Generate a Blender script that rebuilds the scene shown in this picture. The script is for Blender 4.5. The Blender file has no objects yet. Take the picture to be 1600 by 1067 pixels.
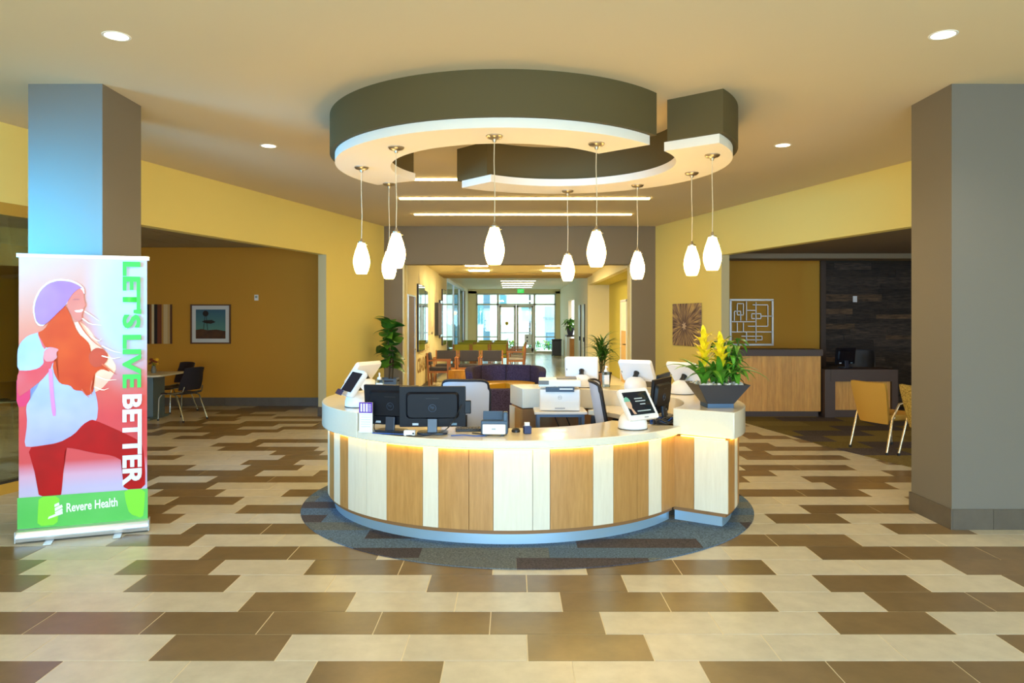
import bpy, bmesh, math, random
from mathutils import Vector, Matrix, Euler
random.seed(7)
SC = bpy.context.scene
COL = SC.collection
PI = math.pi
R = math.radians

# ------------------------------------------------------------------ camera
FPX, EYE, HOR = 1170.0, 1.64, 499.0          # focal length in px of a 1600 px frame, eye height, horizon row
cd = bpy.data.cameras.new('camera')
cam = bpy.data.objects.new('camera', cd); COL.objects.link(cam)
cam.location = (0, 0, EYE); cam.rotation_euler = (PI/2, 0, 0)
cd.sensor_width = 36.0; cd.lens = 36.0*FPX/1600.0
cd.shift_y = -(533.5-HOR)/1600.0
cd.clip_end = 200
SC.camera = cam

# ------------------------------------------------------------------ view and world
vs = SC.view_settings
vs.view_transform = 'Standard'; vs.look = 'None'; vs.gamma = 1.0; vs.use_curve_mapping = False
vs.exposure = 0.1
w = bpy.data.worlds.new('sky'); SC.world = w; w.use_nodes = True
bg = w.node_tree.nodes['Background']
bg.inputs[0].default_value = (0.78, 0.92, 1.0, 1); bg.inputs[1].default_value = 4.2

def s2l(c):
    c = c/255.0
    return c/12.92 if c <= 0.04045 else ((c+0.055)/1.055)**2.4
def rgb(c): return (s2l(c[0]), s2l(c[1]), s2l(c[2]), 1.0)

def area(name, loc, rot, sx, sy, power, color, spread=PI):
    l = bpy.data.lights.new(name, 'AREA'); l.shape = 'RECTANGLE'; l.size = sx; l.size_y = sy
    l.energy = power; l.color = color; l.spread = spread
    o = bpy.data.objects.new(name, l); COL.objects.link(o); o.location = loc; o.rotation_euler = rot
    return o
BEAM_BLUE = (0.03, 0.46, 1.0)
WARM = (1.0, 0.74, 0.36)
# daylight through the glazed front behind the camera and an added blue beam, narrowed and aimed at the left column
area('front_window_daylight', (0.5, -3.42, 1.4), (PI/2-0.48, 0, 0), 11.0, 2.5, 440, (0.33, 0.67, 1.0), R(120))
area('added_column_beam', (-5.60, 3.9, 2.15), (PI/2-0.07, 0, -0.68), 1.9, 0.9, 112, BEAM_BLUE, R(58))

def spot(name, loc, power, size=150, blend=0.6, color=WARM, radius=0.06):
    l = bpy.data.lights.new(name, 'SPOT'); l.energy = power; l.spot_size = R(size); l.spot_blend = blend
    l.color = color; l.shadow_soft_size = radius
    o = bpy.data.objects.new(name, l); COL.objects.link(o); o.location = loc
    return o

# ------------------------------------------------------------------ materials
MATS = {}
def mat(name, c, rough=0.5, metal=0.0, var=None, bump=None, emit=None, spec=0.5, stretch=(1, 1, 1), rnd=0.0, c2=None, coat=0.0, alpha=None):
    """var=(scale, amount[, detail]) value noise (towards c2 when given); bump=(scale, strength); rnd = per-object value jitter"""
    if name in MATS: return MATS[name]
    m = bpy.data.materials.new(name); m.use_nodes = True; MATS[name] = m
    nt = m.node_tree; N = nt.nodes; L = nt.links
    b = N['Principled BSDF']
    b.inputs['Roughness'].default_value = rough; b.inputs['Metallic'].default_value = metal
    b.inputs['Specular IOR Level'].default_value = spec
    b.inputs['Coat Weight'].default_value = coat
    col = rgb(c); b.inputs['Base Color'].default_value = col
    m.diffuse_color = col
    src = None
    if var or bump:
        tc = N.new('ShaderNodeTexCoord'); mp = N.new('ShaderNodeMapping')
        mp.inputs['Scale'].default_value = stretch
        L.new(tc.outputs['Object'], mp.inputs['Vector'])
        if rnd:
            oi0 = N.new('ShaderNodeObjectInfo'); ad = N.new('ShaderNodeVectorMath'); ad.operation = 'MULTIPLY_ADD'
            L.new(oi0.outputs['Random'], ad.inputs[0]); ad.inputs[1].default_value = (37, 19, 53)
            L.new(tc.outputs['Object'], ad.inputs[2]); L.new(ad.outputs[0], mp.inputs['Vector'])
    if var:
        nz = N.new('ShaderNodeTexNoise'); nz.inputs['Scale'].default_value = var[0]
        nz.inputs['Detail'].default_value = var[2] if len(var) > 2 else 5
        nz.inputs['Roughness'].default_value = 0.62
        L.new(mp.outputs[0], nz.inputs['Vector'])
        mx = N.new('ShaderNodeMix'); mx.data_type = 'RGBA'
        mr = N.new('ShaderNodeMapRange'); mr.inputs[1].default_value = 0.3; mr.inputs[2].default_value = 0.7
        L.new(nz.outputs['Fac'], mr.inputs[0]); L.new(mr.outputs[0], mx.inputs[0])
        a = var[1]
        mx.inputs[6].default_value = tuple(min(1, x*(1+a)) for x in col[:3])+(1,)
        mx.inputs[7].default_value = rgb(c2) if c2 else tuple(x*(1-a) for x in col[:3])+(1,)
        src = mx.outputs[2]
    if rnd:
        oi = N.new('ShaderNodeObjectInfo'); mr2 = N.new('ShaderNodeMapRange')
        mr2.inputs[3].default_value = 1-rnd; mr2.inputs[4].default_value = 1+rnd
        L.new(oi.outputs['Random'], mr2.inputs[0])
        ml = N.new('ShaderNodeMix'); ml.data_type = 'RGBA'; ml.blend_type = 'MULTIPLY'; ml.inputs[0].default_value = 1
        if src: L.new(src, ml.inputs[6])
        else: ml.inputs[6].default_value = col
        cb = N.new('ShaderNodeCombineColor')
        for i in range(3): L.new(mr2.outputs[0], cb.inputs[i])
        L.new(cb.outputs[0], ml.inputs[7]); src = ml.outputs[2]
    if src: L.new(src, b.inputs['Base Color'])
    if bump:
        nb = N.new('ShaderNodeTexNoise'); nb.inputs['Scale'].default_value = bump[0]; nb.inputs['Detail'].default_value = 4
        L.new(mp.outputs[0], nb.inputs['Vector'])
        bp = N.new('ShaderNodeBump'); bp.inputs['Strength'].default_value = bump[1]; bp.inputs['Distance'].default_value = 0.01
        L.new(nb.outputs['Fac'], bp.inputs['Height']); L.new(bp.outputs[0], b.inputs['Normal'])
    if emit:
        b.inputs['Emission Color'].default_value = rgb(emit[0]); b.inputs['Emission Strength'].default_value = emit[1]
    return m

def glass_mat(name, tint=(255, 255, 255), refl=0.12, rough=0.02):
    m = bpy.data.materials.new(name); m.use_nodes = True; MATS[name] = m
    nt = m.node_tree; N = nt.nodes; L = nt.links
    for n in list(N): N.remove(n)
    o = N.new('ShaderNodeOutputMaterial'); t = N.new('ShaderNodeBsdfTransparent'); g = N.new('ShaderNodeBsdfGlossy')
    t.inputs[0].default_value = rgb(tint); g.inputs['Roughness'].default_value = rough
    lw = N.new('ShaderNodeLayerWeight'); lw.inputs[0].default_value = 0.35
    ma = N.new('ShaderNodeMath'); ma.operation = 'MULTIPLY_ADD'; ma.inputs[1].default_value = 0.6; ma.inputs[2].default_value = refl
    ma.use_clamp = True
    L.new(lw.outputs['Fresnel'], ma.inputs[0])
    x = N.new('ShaderNodeMixShader'); L.new(ma.outputs[0], x.inputs[0]); L.new(t.outputs[0], x.inputs[1]); L.new(g.outputs[0], x.inputs[2])
    L.new(x.outputs[0], o.inputs[0])
    return m

def emit_mat(name, c, strength):
    m = bpy.data.materials.new(name); m.use_nodes = True; MATS[name] = m
    nt = m.node_tree; N = nt.nodes; L = nt.links
    for n in list(N): N.remove(n)
    o = N.new('ShaderNodeOutputMaterial'); e = N.new('ShaderNodeEmission')
    e.inputs[0].default_value = rgb(c); e.inputs[1].default_value = strength
    L.new(e.outputs[0], o.inputs[0])
    return m

m_ceiling = mat('ceiling_paint', (216, 200, 168), 0.9, bump=(220, 0.05))
m_yellow = mat('yellow_paint', (242, 222, 132), 0.75, bump=(160, 0.06))
m_ochre = mat('ochre_paint', (206, 150, 48), 0.8, bump=(160, 0.06))
m_cream = mat('cream_paint', (240, 226, 176), 0.8, bump=(160, 0.05))
m_white_wall = mat('white_paint', (246, 240, 220), 0.8)
m_olive = mat('olive_yellow_paint', (206, 190, 84), 0.8)
m_taupe = mat('taupe_paint', (132, 116, 92), 0.8, bump=(160, 0.06))
m_column = mat('column_paint', (116, 110, 100), 0.75, bump=(160, 0.05))
m_jamb = mat('jamb_paint', (200, 186, 140), 0.8)
m_canopy = mat('canopy_paint', (90, 78, 44), 0.8, bump=(200, 0.04))
m_white = mat('white_gloss', (240, 240, 238), 0.35)
m_plastic = mat('white_plastic', (242, 242, 244), 0.3)
m_quartz = mat('countertop_quartz', (232, 224, 204), 0.18, var=(60, 0.02), coat=0.2)
m_black = mat('black_plastic', (26, 27, 31), 0.35)
m_dark = mat('dark_plastic', (42, 40, 40), 0.45)
m_screen = mat('dark_screen', (34, 38, 48), 0.08)
m_chrome = mat('chrome', (210, 210, 212), 0.15, 1.0)
m_steel = mat('brushed_steel', (200, 205, 210), 0.32, 1.0, bump=(300, 0.05), stretch=(1, 1, 30))
m_alu = mat('aluminium', (205, 210, 214), 0.35, 0.8)
m_tile_light = mat('light_tile', (194, 188, 173), 0.30, var=(9, 0.10, 8), rnd=0.06)
m_tile_dark = mat('dark_tile', (116, 97, 70), 0.30, var=(8, 0.16, 8), rnd=0.10)
m_grout = mat('grout', (226, 214, 186), 0.8)
m_tilebase = mat('base_tile', (92, 84, 74), 0.4, var=(9, 0.12, 6), rnd=0.08)
m_glass = glass_mat('clear_glass', (235, 250, 250), 0.06)
m_bluecarpet = mat('blue_grey_carpet', (92, 112, 136), 1.0, var=(85, 0.55, 2), bump=(300, 0.5), spec=0.1, rnd=0.10)
m_browncarpet = mat('brown_carpet', (80, 74, 78), 1.0, var=(85, 0.45, 2), bump=(300, 0.5), spec=0.1, rnd=0.12)
m_greycarpet = mat('grey_beige_carpet', (108, 114, 118), 1.0, var=(85, 0.45, 2), bump=(300, 0.5), spec=0.1, rnd=0.10)
m_mosscarpet = mat('moss_carpet', (112, 100, 62), 1.0, var=(60, 0.3, 3), bump=(200, 0.4), spec=0.1, rnd=0.22)
m_wood = mat('honey_wood', (190, 140, 80), 0.42, var=(6, 0.04, 8), stretch=(7, 7, 0.7), rnd=0.08, c2=(172, 122, 64))
m_maple = mat('pale_maple', (232, 222, 200), 0.42, var=(6, 0.03, 8), stretch=(7, 7, 0.7), rnd=0.03, c2=(226, 214, 190))
m_oak = mat('oak_wood', (216, 158, 72), 0.45, var=(6, 0.06, 8), stretch=(6, 6, 0.6), rnd=0.08, c2=(190, 128, 52))
m_chairwood = mat('chair_wood', (178, 112, 52), 0.4, var=(8, 0.10), stretch=(6, 6, 1))
m_darkwood = mat('espresso_laminate', (70, 52, 44), 0.5)
m_leaf = mat('dark_green_leaf', (70, 122, 34), 0.4, var=(14, 0.25), rnd=0.28)
m_leaf2 = mat('bright_green_leaf', (88, 150, 38), 0.4, var=(14, 0.2), rnd=0.25)
m_bract = mat('yellow_bract', (248, 226, 34), 0.5, rnd=0.08)
m_stem = mat('brown_stem', (92, 72, 44), 0.8)
m_pebble = mat('pale_pebble', (220, 218, 212), 0.7, rnd=0.15)
m_soil = mat('soil', (58, 44, 34), 1.0)

# ------------------------------------------------------------------ mesh helpers
class MB:
    def __init__(self): self.v = []; self.f = []
    def add(self, vs, fs, M=None):
        o = len(self.v)
        self.v += [tuple(M @ Vector(p)) if M is not None else tuple(p) for p in vs]
        self.f += [tuple(i+o for i in f) for f in fs]
        return self
    def box(self, c, s, M=None, rz=0, rx=0, ry=0):
        x, y, z = s[0]/2, s[1]/2, s[2]/2
        vs = [(-x,-y,-z),(x,-y,-z),(x,y,-z),(-x,y,-z),(-x,-y,z),(x,-y,z),(x,y,z),(-x,y,z)]
        fs = [(0,3,2,1),(4,5,6,7),(0,1,5,4),(1,2,6,5),(2,3,7,6),(3,0,4,7)]
        T = Matrix.Translation(Vector(c)) @ Euler((rx, ry, rz)).to_matrix().to_4x4()
        if M is not None: T = M @ T
        return self.add(vs, fs, T)
    def prism(self, poly, z0, z1, M=None):
        n = len(poly)
        a = sum(poly[i][0]*poly[(i+1)%n][1]-poly[(i+1)%n][0]*poly[i][1] for i in range(n))
        if a < 0: poly = poly[::-1]
        vs = [(p[0], p[1], z0) for p in poly]+[(p[0], p[1], z1) for p in poly]
        fs = [tuple(range(n))[::-1], tuple(range(n, 2*n))]+[(i, (i+1)%n, n+(i+1)%n, n+i) for i in range(n)]
        return self.add(vs, fs, M)
    def ring(self, cx, cy, r0, r1, a0, a1, z0, z1, n=48, M=None):
        vs = []
        for i in range(n+1):
            t = R(a0+(a1-a0)*i/n); c, s = math.cos(t), math.sin(t)
            vs += [(cx+r0*c, cy+r0*s, z0), (cx+r1*c, cy+r1*s, z0), (cx+r1*c, cy+r1*s, z1), (cx+r0*c, cy+r0*s, z1)]
        fs = [(0, 1, 2, 3), tuple(4*n+k for k in (3, 2, 1, 0))]
        for i in range(n):
            a, b = 4*i, 4*i+4
            for k in range(4):
                k2 = (k+1) % 4
                fs.append((a+k2, a+k, b+k, b+k2))
        return self.add(vs, fs, M)
    def tube(self, pts, r, n=8, M=None, cap=True):
        pts = [Vector(p) for p in pts]
        rs = r if isinstance(r, (list, tuple)) else [r]*len(pts)
        vs = []; up = None
        for i, p in enumerate(pts):
            d = (pts[min(i+1, len(pts)-1)]-pts[max(i-1, 0)]).normalized()
            if up is None:
                up = Vector((0, 0, 1)) if abs(d.z) < 0.9 else Vector((1, 0, 0))
            x = d.cross(up).normalized(); up = x.cross(d).normalized()
            for k in range(n):
                t = 2*PI*k/n
                vs.append(p+(x*math.cos(t)+up*math.sin(t))*rs[i])
        fs = []
        for i in range(len(pts)-1):
            for k in range(n):
                k2 = (k+1) % n
                fs.append((i*n+k2, i*n+k, (i+1)*n+k, (i+1)*n+k2))
        if cap:
            fs.append(tuple(range(n))); fs.append(tuple((len(pts)-1)*n+k for k in range(n))[::-1])
        return self.add(vs, fs, M)
    def lathe(self, prof, n=24, c=(0, 0, 0), M=None, cap=True):
        vs = []
        for r, z in prof:
            for k in range(n):
                t = 2*PI*k/n
                vs.append((c[0]+r*math.cos(t), c[1]+r*math.sin(t), c[2]+z))
        fs = []
        for i in range(len(prof)-1):
            for k in range(n):
                k2 = (k+1) % n
                fs.append((i*n+k, i*n+k2, (i+1)*n+k2, (i+1)*n+k))
        if cap:
            fs.append(tuple(range(n))[::-1]); fs.append(tuple((len(prof)-1)*n+k for k in range(n)))
        return self.add(vs, fs, M)
    def slab(self, outline, t, M=None, bulge=None):
        """outline in local XZ, thickness t along Y (front at y=-t/2)"""
        n = len(outline)
        vs = [(p[0], -t/2, p[1]) for p in outline]+[(p[0], t/2, p[1]) for p in outline]
        fs = [tuple(range(n)), tuple(range(n, 2*n))[::-1]]+[(i, n+i, n+(i+1)%n, (i+1)%n) for i in range(n)]
        return self.add(vs, fs, M)
    def grid(self, fn, nu, nv, M=None, t=0.0):
        """surface fn(u,v) -> point; thickness t gives it a back"""
        vs = [Vector(fn(i/nu, j/nv)) for j in range(nv+1) for i in range(nu+1)]
        W = nu+1
        fs = [(j*W+i, j*W+i+1, (j+1)*W+i+1, (j+1)*W+i) for j in range(nv) for i in range(nu)]
        if t:
            nr = [Vector((0, 0, 0)) for _ in vs]
            for f in fs:
                q = (vs[f[2]]-vs[f[0]]).cross(vs[f[3]]-vs[f[1]])
                for i in f: nr[i] += q
            k = len(vs)
            vs = vs+[vs[i]-nr[i].normalized()*t for i in range(k)]
            fs = fs+[tuple(x+k for x in f[::-1]) for f in fs]
            for i in range(nu):
                fs.append((i+1, i, k+i, k+i+1)); a = nv*W+i; fs.append((a, a+1, k+a+1, k+a))
            for j in range(nv):
                a = j*W; fs.append((a, a+W, k+a+W, k+a)); a = j*W+nu; fs.append((a+W, a, k+a, k+a+W))
        return self.add(vs, fs, M)
    def mesh(self, name, m, smooth=None):
        me = bpy.data.meshes.new(name); me.from_pydata(self.v, [], self.f)
        me.validate(); me.materials.append(m)
        if smooth:
            me.polygons.foreach_set('use_smooth', [True]*len(me.polygons))
            me.set_sharp_from_angle(angle=R(smooth))
        me.update(); return me
    def build(self, name, m, parent=None, smooth=None, bevel=0, seg=2, loc=None, rot=None):
        o = bpy.data.objects.new(name, self.mesh(name, m, smooth)); COL.objects.link(o)
        if parent: o.parent = parent
        if loc: o.location = loc
        if rot: o.rotation_euler = rot
        if bevel:
            b = o.modifiers.new('bevel', 'BEVEL'); b.width = bevel; b.segments = seg; b.limit_method = 'ANGLE'; b.angle_limit = R(35)
        return o

def tag(o, label, cat, group=None):
    o['label'] = label; o['category'] = cat
    if group: o['group'] = group
    return o
def thing(name, label, cat, loc=(0, 0, 0), rz=0.0, group=None, scale=None):
    o = bpy.data.objects.new(name, None); COL.objects.link(o); o.empty_display_size = 0.1
    o.location = loc; o.rotation_euler = (0, 0, rz)
    if scale: o.scale = (scale,)*3
    return tag(o, label, cat, group)
def struct(o): o['kind'] = 'structure'; return o
def stuff(o): o['kind'] = 'stuff'; return o
def children(o): return [c for c in bpy.data.objects if c.parent == o]
def copy_tree(o, loc=None, rz=None, label=None, parent=None):
    c = o.copy(); COL.objects.link(c)
    if parent: c.parent = parent
    for ch in children(o): copy_tree(ch, parent=c)
    if loc is not None: c.location = loc
    if rz is not None: c.rotation_euler = (0, 0, rz)
    if label: c['label'] = label
    return c
def inst(o_mesh, name, parent, M):
    o = bpy.data.objects.new(name, o_mesh); COL.objects.link(o); o.parent = parent; o.matrix_local = M
    return o
def text_mesh(s, bold=0.0):
    cu = bpy.data.curves.new('lettering', 'FONT'); cu.body = s; cu.size = 1; cu.offset = bold; cu.align_x = 'LEFT'; cu.resolution_u = 3
    o = bpy.data.objects.new('lettering', cu); COL.objects.link(o)
    dg = bpy.context.evaluated_depsgraph_get(); dg.update()
    me = bpy.data.meshes.new_from_object(o.evaluated_get(dg))
    bpy.data.objects.remove(o); bpy.data.curves.remove(cu)
    return me
def lettering(name, s, m, parent, origin, ux, uy, width=None, height=None, bold=0.0):
    """flat lettering laid in the plane ux/uy with its lower left corner at origin, fitted to width x height"""
    me = text_mesh(s, bold)
    xs = [v.co.x for v in me.vertices]; ys = [v.co.y for v in me.vertices]
    x0, x1, y0, y1 = min(xs), max(xs), min(ys), max(ys)
    sx = width/(x1-x0) if width else height/(y1-y0); sy = height/(y1-y0) if height else sx
    o0, ax, ay = Vector(origin), Vector(ux).normalized(), Vector(uy).normalized()
    for v in me.vertices:
        p = v.co.copy(); v.co = o0+ax*((p.x-x0)*sx)+ay*((p.y-y0)*sy)
    me.materials.clear(); me.materials.append(m)
    o = bpy.data.objects.new(name, me); COL.objects.link(o)
    if parent: o.parent = parent
    return o
def clip_poly(sub, clip):
    """2D Sutherland-Hodgman; clip is convex, counter clockwise"""
    out = list(sub)
    for i in range(len(clip)):
        a, b = clip[i], clip[(i+1) % len(clip)]
        inp, out = out, []
        if not inp: break
        def side(p): return (b[0]-a[0])*(p[1]-a[1])-(b[1]-a[1])*(p[0]-a[0])
        for k in range(len(inp)):
            p, q = inp[k], inp[(k+1) % len(inp)]
            sp, sq = side(p), side(q)
            if sp >= 0: out.append(p)
            if (sp >= 0) != (sq >= 0):
                t = sp/(sp-sq); out.append((p[0]+(q[0]-p[0])*t, p[1]+(q[1]-p[1])*t))
    return out
def circle_poly(cx, cy, r, n=96): return [(cx+r*math.cos(2*PI*i/n), cy+r*math.sin(2*PI*i/n)) for i in range(n)]
def pol(cx, cy, r, a): return (cx+r*math.cos(R(a)), cy+r*math.sin(R(a)))

# ================================================================== THE SETTING
CEIL = 3.48
def LX(Y): return -4.286+0.2855*(Y-8.646)     # plan line of the left angled wall (room face)
def RX(Y): return 4.633-0.2941*(Y-8.687)      # plan line of the right angled wall (room face)
YB = 14.8                                     # back wall of the lobby
def wall_piece(name, fx, sgn, ya, yb, z0, z1, m, t=0.15, parent=None):
    d = Vector((fx(yb)-fx(ya), yb-ya)).normalized(); nrm = Vector((-d.y, d.x))
    if nrm.x*sgn < 0: nrm = -nrm
    a = Vector((fx(ya), ya)); b = Vector((fx(yb), yb))
    o = MB().prism([a[:], b[:], (b+nrm*t)[:], (a+nrm*t)[:]], z0, z1).build(name, m, parent)
    return o

# ---- floor slab with tiles
floor = struct(MB().box((0, 6.65, -0.052), (19, 20.3, 0.10)).build('floor', m_grout))
TP, RP, Y0T = 0.6093, 0.303, 3.597            # tile pitch, row pitch, first row line
DARK = {   # row index -> (dark runs as picture columns at the far edge of the row)
 -1: [(-101, 96), (493, 691), (1091, 1288), (1288, 1485), (1485, 1680)],
 0: [(274, 454), (823, 1004), (1551, 1731)],
 1: [(-80, 89.5), (89.5, 259), (259, 428), (428, 597), (597, 767), (767, 937), (1276, 1442)],
 2: [(400, 556), (875, 1032), (1032, 1189), (1347, 1503), (1503, 1658)],
 3: [(-66, 82), (231, 376), (674, 822), (822, 969), (1266, 1410)],
 4: [(-58, 81), (218, 355), (495, 632), (632, 768), (919, 1052), (1052, 1190), (1466, 1602)],
 5: [(-55, 75), (342, 470), (470, 598), (1258, 1387), (1387, 1516), (1516, 1640)],
 6: [(200, 323), (1070, 1192), (1192, 1315)],
 7: [(309, 426), (426, 542), (1370, 1486)],
 8: [(185, 294), (1193, 1302)],
 9: [(180, 285), (395, 500), (1246, 1350), (1350, 1454)],
 10: [(274, 374), (486, 586), (1397, 1497)],
 11: [(266, 360), (459, 553), (1143, 1240), (1240, 1337)],
 12: [(258, 350), (1287, 1380)],
 13: [(157, 246), (337, 426), (426, 514), (1068, 1155), (1239, 1326), (1326, 1413)],
 14: [(155, 240), (240, 325), (325, 411), (500, 585), (1107, 1192), (1367, 1452)],
 15: [(232, 314), (399, 481), (1152, 1235), (1235, 1318)],
 16: [(150, 230), (389, 467), (1354, 1432)],
 17: [(219, 295), (453, 530), (1155, 1231), (1231, 1306)],
 18: [(440, 513), (1118, 1192)],
 19: [(208, 279), (354, 426), (426, 497), (1157, 1228), (1228, 1294)],
 20: [(346, 415), (1128, 1196), (1261, 1330)],
 21: [(406, 473), (473, 540), (1228, 1295)],
 22: [(270, 334), (1160, 1224)],
 23: [(198, 261), (329, 393), (1130, 1193)],
 24: [(253, 316), (316, 378), (378, 440)],
}
CARPC, CARPR = (0.13, 6.90), 2.0
tiles = []
for k in range(-5, 36):
    ya, yb = Y0T+k*RP, Y0T+(k+1)*RP
    if k in DARK:
        runs = [((a-800)*yb/FPX, (b-800)*yb/FPX) for a, b in DARK[k]]
        ph = runs[len(runs)//2][0]
    else:
        runs = None; ph = random.random()*TP
    i0 = math.ceil((-9.2-ph)/TP); i1 = math.floor((7.6-ph)/TP)
    for i in range(i0, i1):
        x0 = ph+i*TP; xc = x0+TP/2; yc = (ya+yb)/2
        if yb > YB+0.1: continue
        known = runs and abs((xc*FPX/yb)) < 800
        if known: dk = any(a < xc < b for a, b in runs)
        else: dk = random.random() < 0.42
        sx = 800+xc*FPX/max(yc, 0.5)
        hid = (xc-CARPC[0])**2+(yc-CARPC[1])**2 < (CARPR-0.35)**2 or (abs(xc) > 3.9 and yc < 5.8 and abs(sx-800) > 950)
        vis = 0 if (hid or sx < -120 or sx > 1720 or yc < 2.6) else 1.0/yc**3
        tiles.append((vis, xc, yc, dk))
tiles.sort(key=lambda t: -t[0])
g = 0.0065
base = MB().box((0, 0, -0.006), (TP-g, RP-g, 0.012))
tm = [base.mesh('tile', m_tile_light), base.mesh('tile', m_tile_dark)]
rest = [MB(), MB()]
for n, (vis, xc, yc, dk) in enumerate(tiles):
    if n < 300 and vis > 0: inst(tm[dk], 'tile', floor, Matrix.Translation((xc, yc, 0)))
    else: rest[dk].box((xc, yc, -0.006), (TP-g, RP-g, 0.012))
stuff(rest[0].build('light_tiles', m_tile_light, floor)); stuff(rest[1].build('dark_tiles', m_tile_dark, floor))

# corridor floor: long glossy planks beyond the back wall
m_plank = mat('corridor_plank', (206, 194, 164), 0.16, var=(5, 0.12), stretch=(8, 0.8, 1), rnd=0.10)
cfl = struct(MB().box((0.1, 26.6, -0.06), (8.6, 23.4, 0.10)).build('floor', m_grout))
pm = MB().box((0, 0, -0.005), (0.297, 1.196, 0.01)).mesh('plank', m_plank)
for j in range(18):
    for i in range(15):
        inst(pm, 'plank', cfl, Matrix.Translation((-2.1+i*0.3+0.15, 15.6+j*1.2-(i % 3)*0.4, 0)))

# ---- carpet island under the desk: planks of three colours cut to a circle
isl = thing('carpet_island', 'round blue-grey carpet island of mixed planks under the reception desk', 'carpet', (CARPC[0], CARPC[1], 0))
circ = circle_poly(0, 0, CARPR)
PW, PL = 0.225, 0.90
for j in range(-9, 9):
    off = ((j*7) % 4)*0.23
    for i in range(-4, 4):
        x0 = i*PL-off+0.13; y0 = j*PW+0.03
        p = clip_poly([(x0, y0), (x0+PL-0.001, y0), (x0+PL-0.001, y0+PW-0.001), (x0, y0+PW-0.001)], circ)
        if len(p) < 3: continue
        rr = max(math.hypot(*q) for q in p)
        h = (i*5+j*3+40) % 11
        m = m_browncarpet if h in (2, 6) else (m_greycarpet if h in (0, 4, 9) or j < -8 else m_bluecarpet)
        MB().prism(p, 0.0005, 0.007).build('carpet_plank', m, isl)

# ---- moss carpet of the right-hand room
rc = thing('area_carpet', 'mottled olive brown plank carpet in the side room behind the mustard chair', 'carpet', (4.6, 9.5, 0))
poly = [(4.06-0.0, 9.45), (3.62, 11.1), (3.72, 12.2), (3.8, YB), (9.0, YB), (9.0, 5.2), (5.2, 5.2)]
poly = [(x-4.6, y-9.5) for x, y in [(5.12, 5.75), (9.0, 5.75), (9.0, YB-0.02), (3.75, YB-0.02), (3.66, 12.0), (4.11, 9.45)]]
for j in range(-10, 12):
    for i in range(-2, 5):
        x0 = i*1.0+((j*3) % 4)*0.25; y0 = j*0.5
        p = clip_poly([(x0, y0), (x0+0.998, y0), (x0+0.998, y0+0.498), (x0, y0+0.498)], poly)
        if len(p) >= 3: MB().prism(p, 0.0005, 0.008).build('carpet_plank', m_mosscarpet if (i+j*2) % 3 else m_browncarpet, rc)

# ---- ceilings
struct(MB().prism([(LX(-3.6)-0.1, -3.6), (RX(-3.6)+0.1, -3.6), (RX(YB)+0.1, YB+0.3), (LX(YB)-0.1, YB+0.3)], CEIL, CEIL+0.12).build('ceiling', m_ceiling))

# ---- left angled wall: pier, header over the opening, near part, glass partition
wl = struct(wall_piece('wall_left', LX, -1, 12.66, YB, 0, CEIL, m_yellow))
wall_piece('header', LX, -1, -3.6, 12.66, 2.735, CEIL, m_yellow, parent=wl)
def jamb(name, fx, sgn, y, z1, t, parent):
    d = Vector((fx(y+1)-fx(y), 1)).normalized(); nrm = Vector((-d.y, d.x))
    if nrm.x*sgn < 0: nrm = -nrm
    a = Vector((fx(y), y)); q = a-d*0.004
    MB().prism([a[:], q[:], (q+nrm*t)[:], (a+nrm*t)[:]], 0, z1).build(name, m_jamb, parent)
jamb('jamb', LX, -1, 12.66, 2.735, 0.15, wl)
wl2 = struct(wall_piece('wall_left', LX, -1, -3.6, 0.2, 0, 2.735, m_yellow))
wall_piece('sill_wall', LX, -1, 2.9, 4.9, 0, 1.65, m_yellow, parent=wl2)
wall_piece('pier', LX, -1, 0.2, 2.9, 0, 2.735, m_yellow, parent=wl2)
wall_piece('window_head', LX, -1, 2.9, 4.9, 2.62, 2.735, m_yellow, parent=wl2)
wall_piece('pier', LX, -1, 4.9, 5.0, 0.0, 2.735, m_yellow, parent=wl2)
gp = struct(wall_piece('window_1', LX, -1, 5.0, 8.4, 0.12, 2.62, m_glass, 0.012))
m_gold = mat('gold_laminate', (190, 150, 60), 0.5)
wall_piece('sill', LX, -1, 5.0, 8.4, 0.0, 0.10, m_gold, 0.11, parent=gp)
wall_piece('bottom_rail', LX, -1, 5.0, 8.4, 0.10, 0.125, m_dark, 0.08, parent=gp)
wall_piece('top_rail', LX, -1, 5.0, 8.4, 2.62, 2.735, m_gold, 0.10, parent=gp)
wall_piece('end_post', LX, -1, 8.36, 8.42, 0.1, 2.62, m_dark, 0.08, parent=gp)
# ---- right angled wall
wr = struct(wall_piece('wall_right', RX, 1, 12.53, YB, 0, CEIL, m_yellow))
wall_piece('header', RX, 1, 5.5, 12.53, 2.72, CEIL, m_yellow, parent=wr)
jamb('jamb', RX, 1, 12.53, 2.72, 0.15, wr)
struct(wall_piece('wall_right', RX, 1, -3.6, 5.5, 0, CEIL, m_yellow))

# ---- back wall with the corridor opening
bwz = 2.73
bw = struct(MB().box(((-2.16-3.1)/2, YB+0.15, CEIL/2), (0.94, 0.3, CEIL)).build('wall_back', m_taupe))
MB().box(((2.36+3.3)/2, YB+0.15, CEIL/2), (0.94, 0.3, CEIL)).build('pier', m_taupe, bw)
MB().box((0.1, YB+0.15, (CEIL+bwz)/2), (4.52, 0.3, CEIL-bwz)).build('header', m_taupe, bw)
for x in (-2.145, 2.345): MB().box((x, YB+0.16, bwz/2), (0.03, 0.34, bwz)).build('jamb', m_cream, bw)

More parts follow.
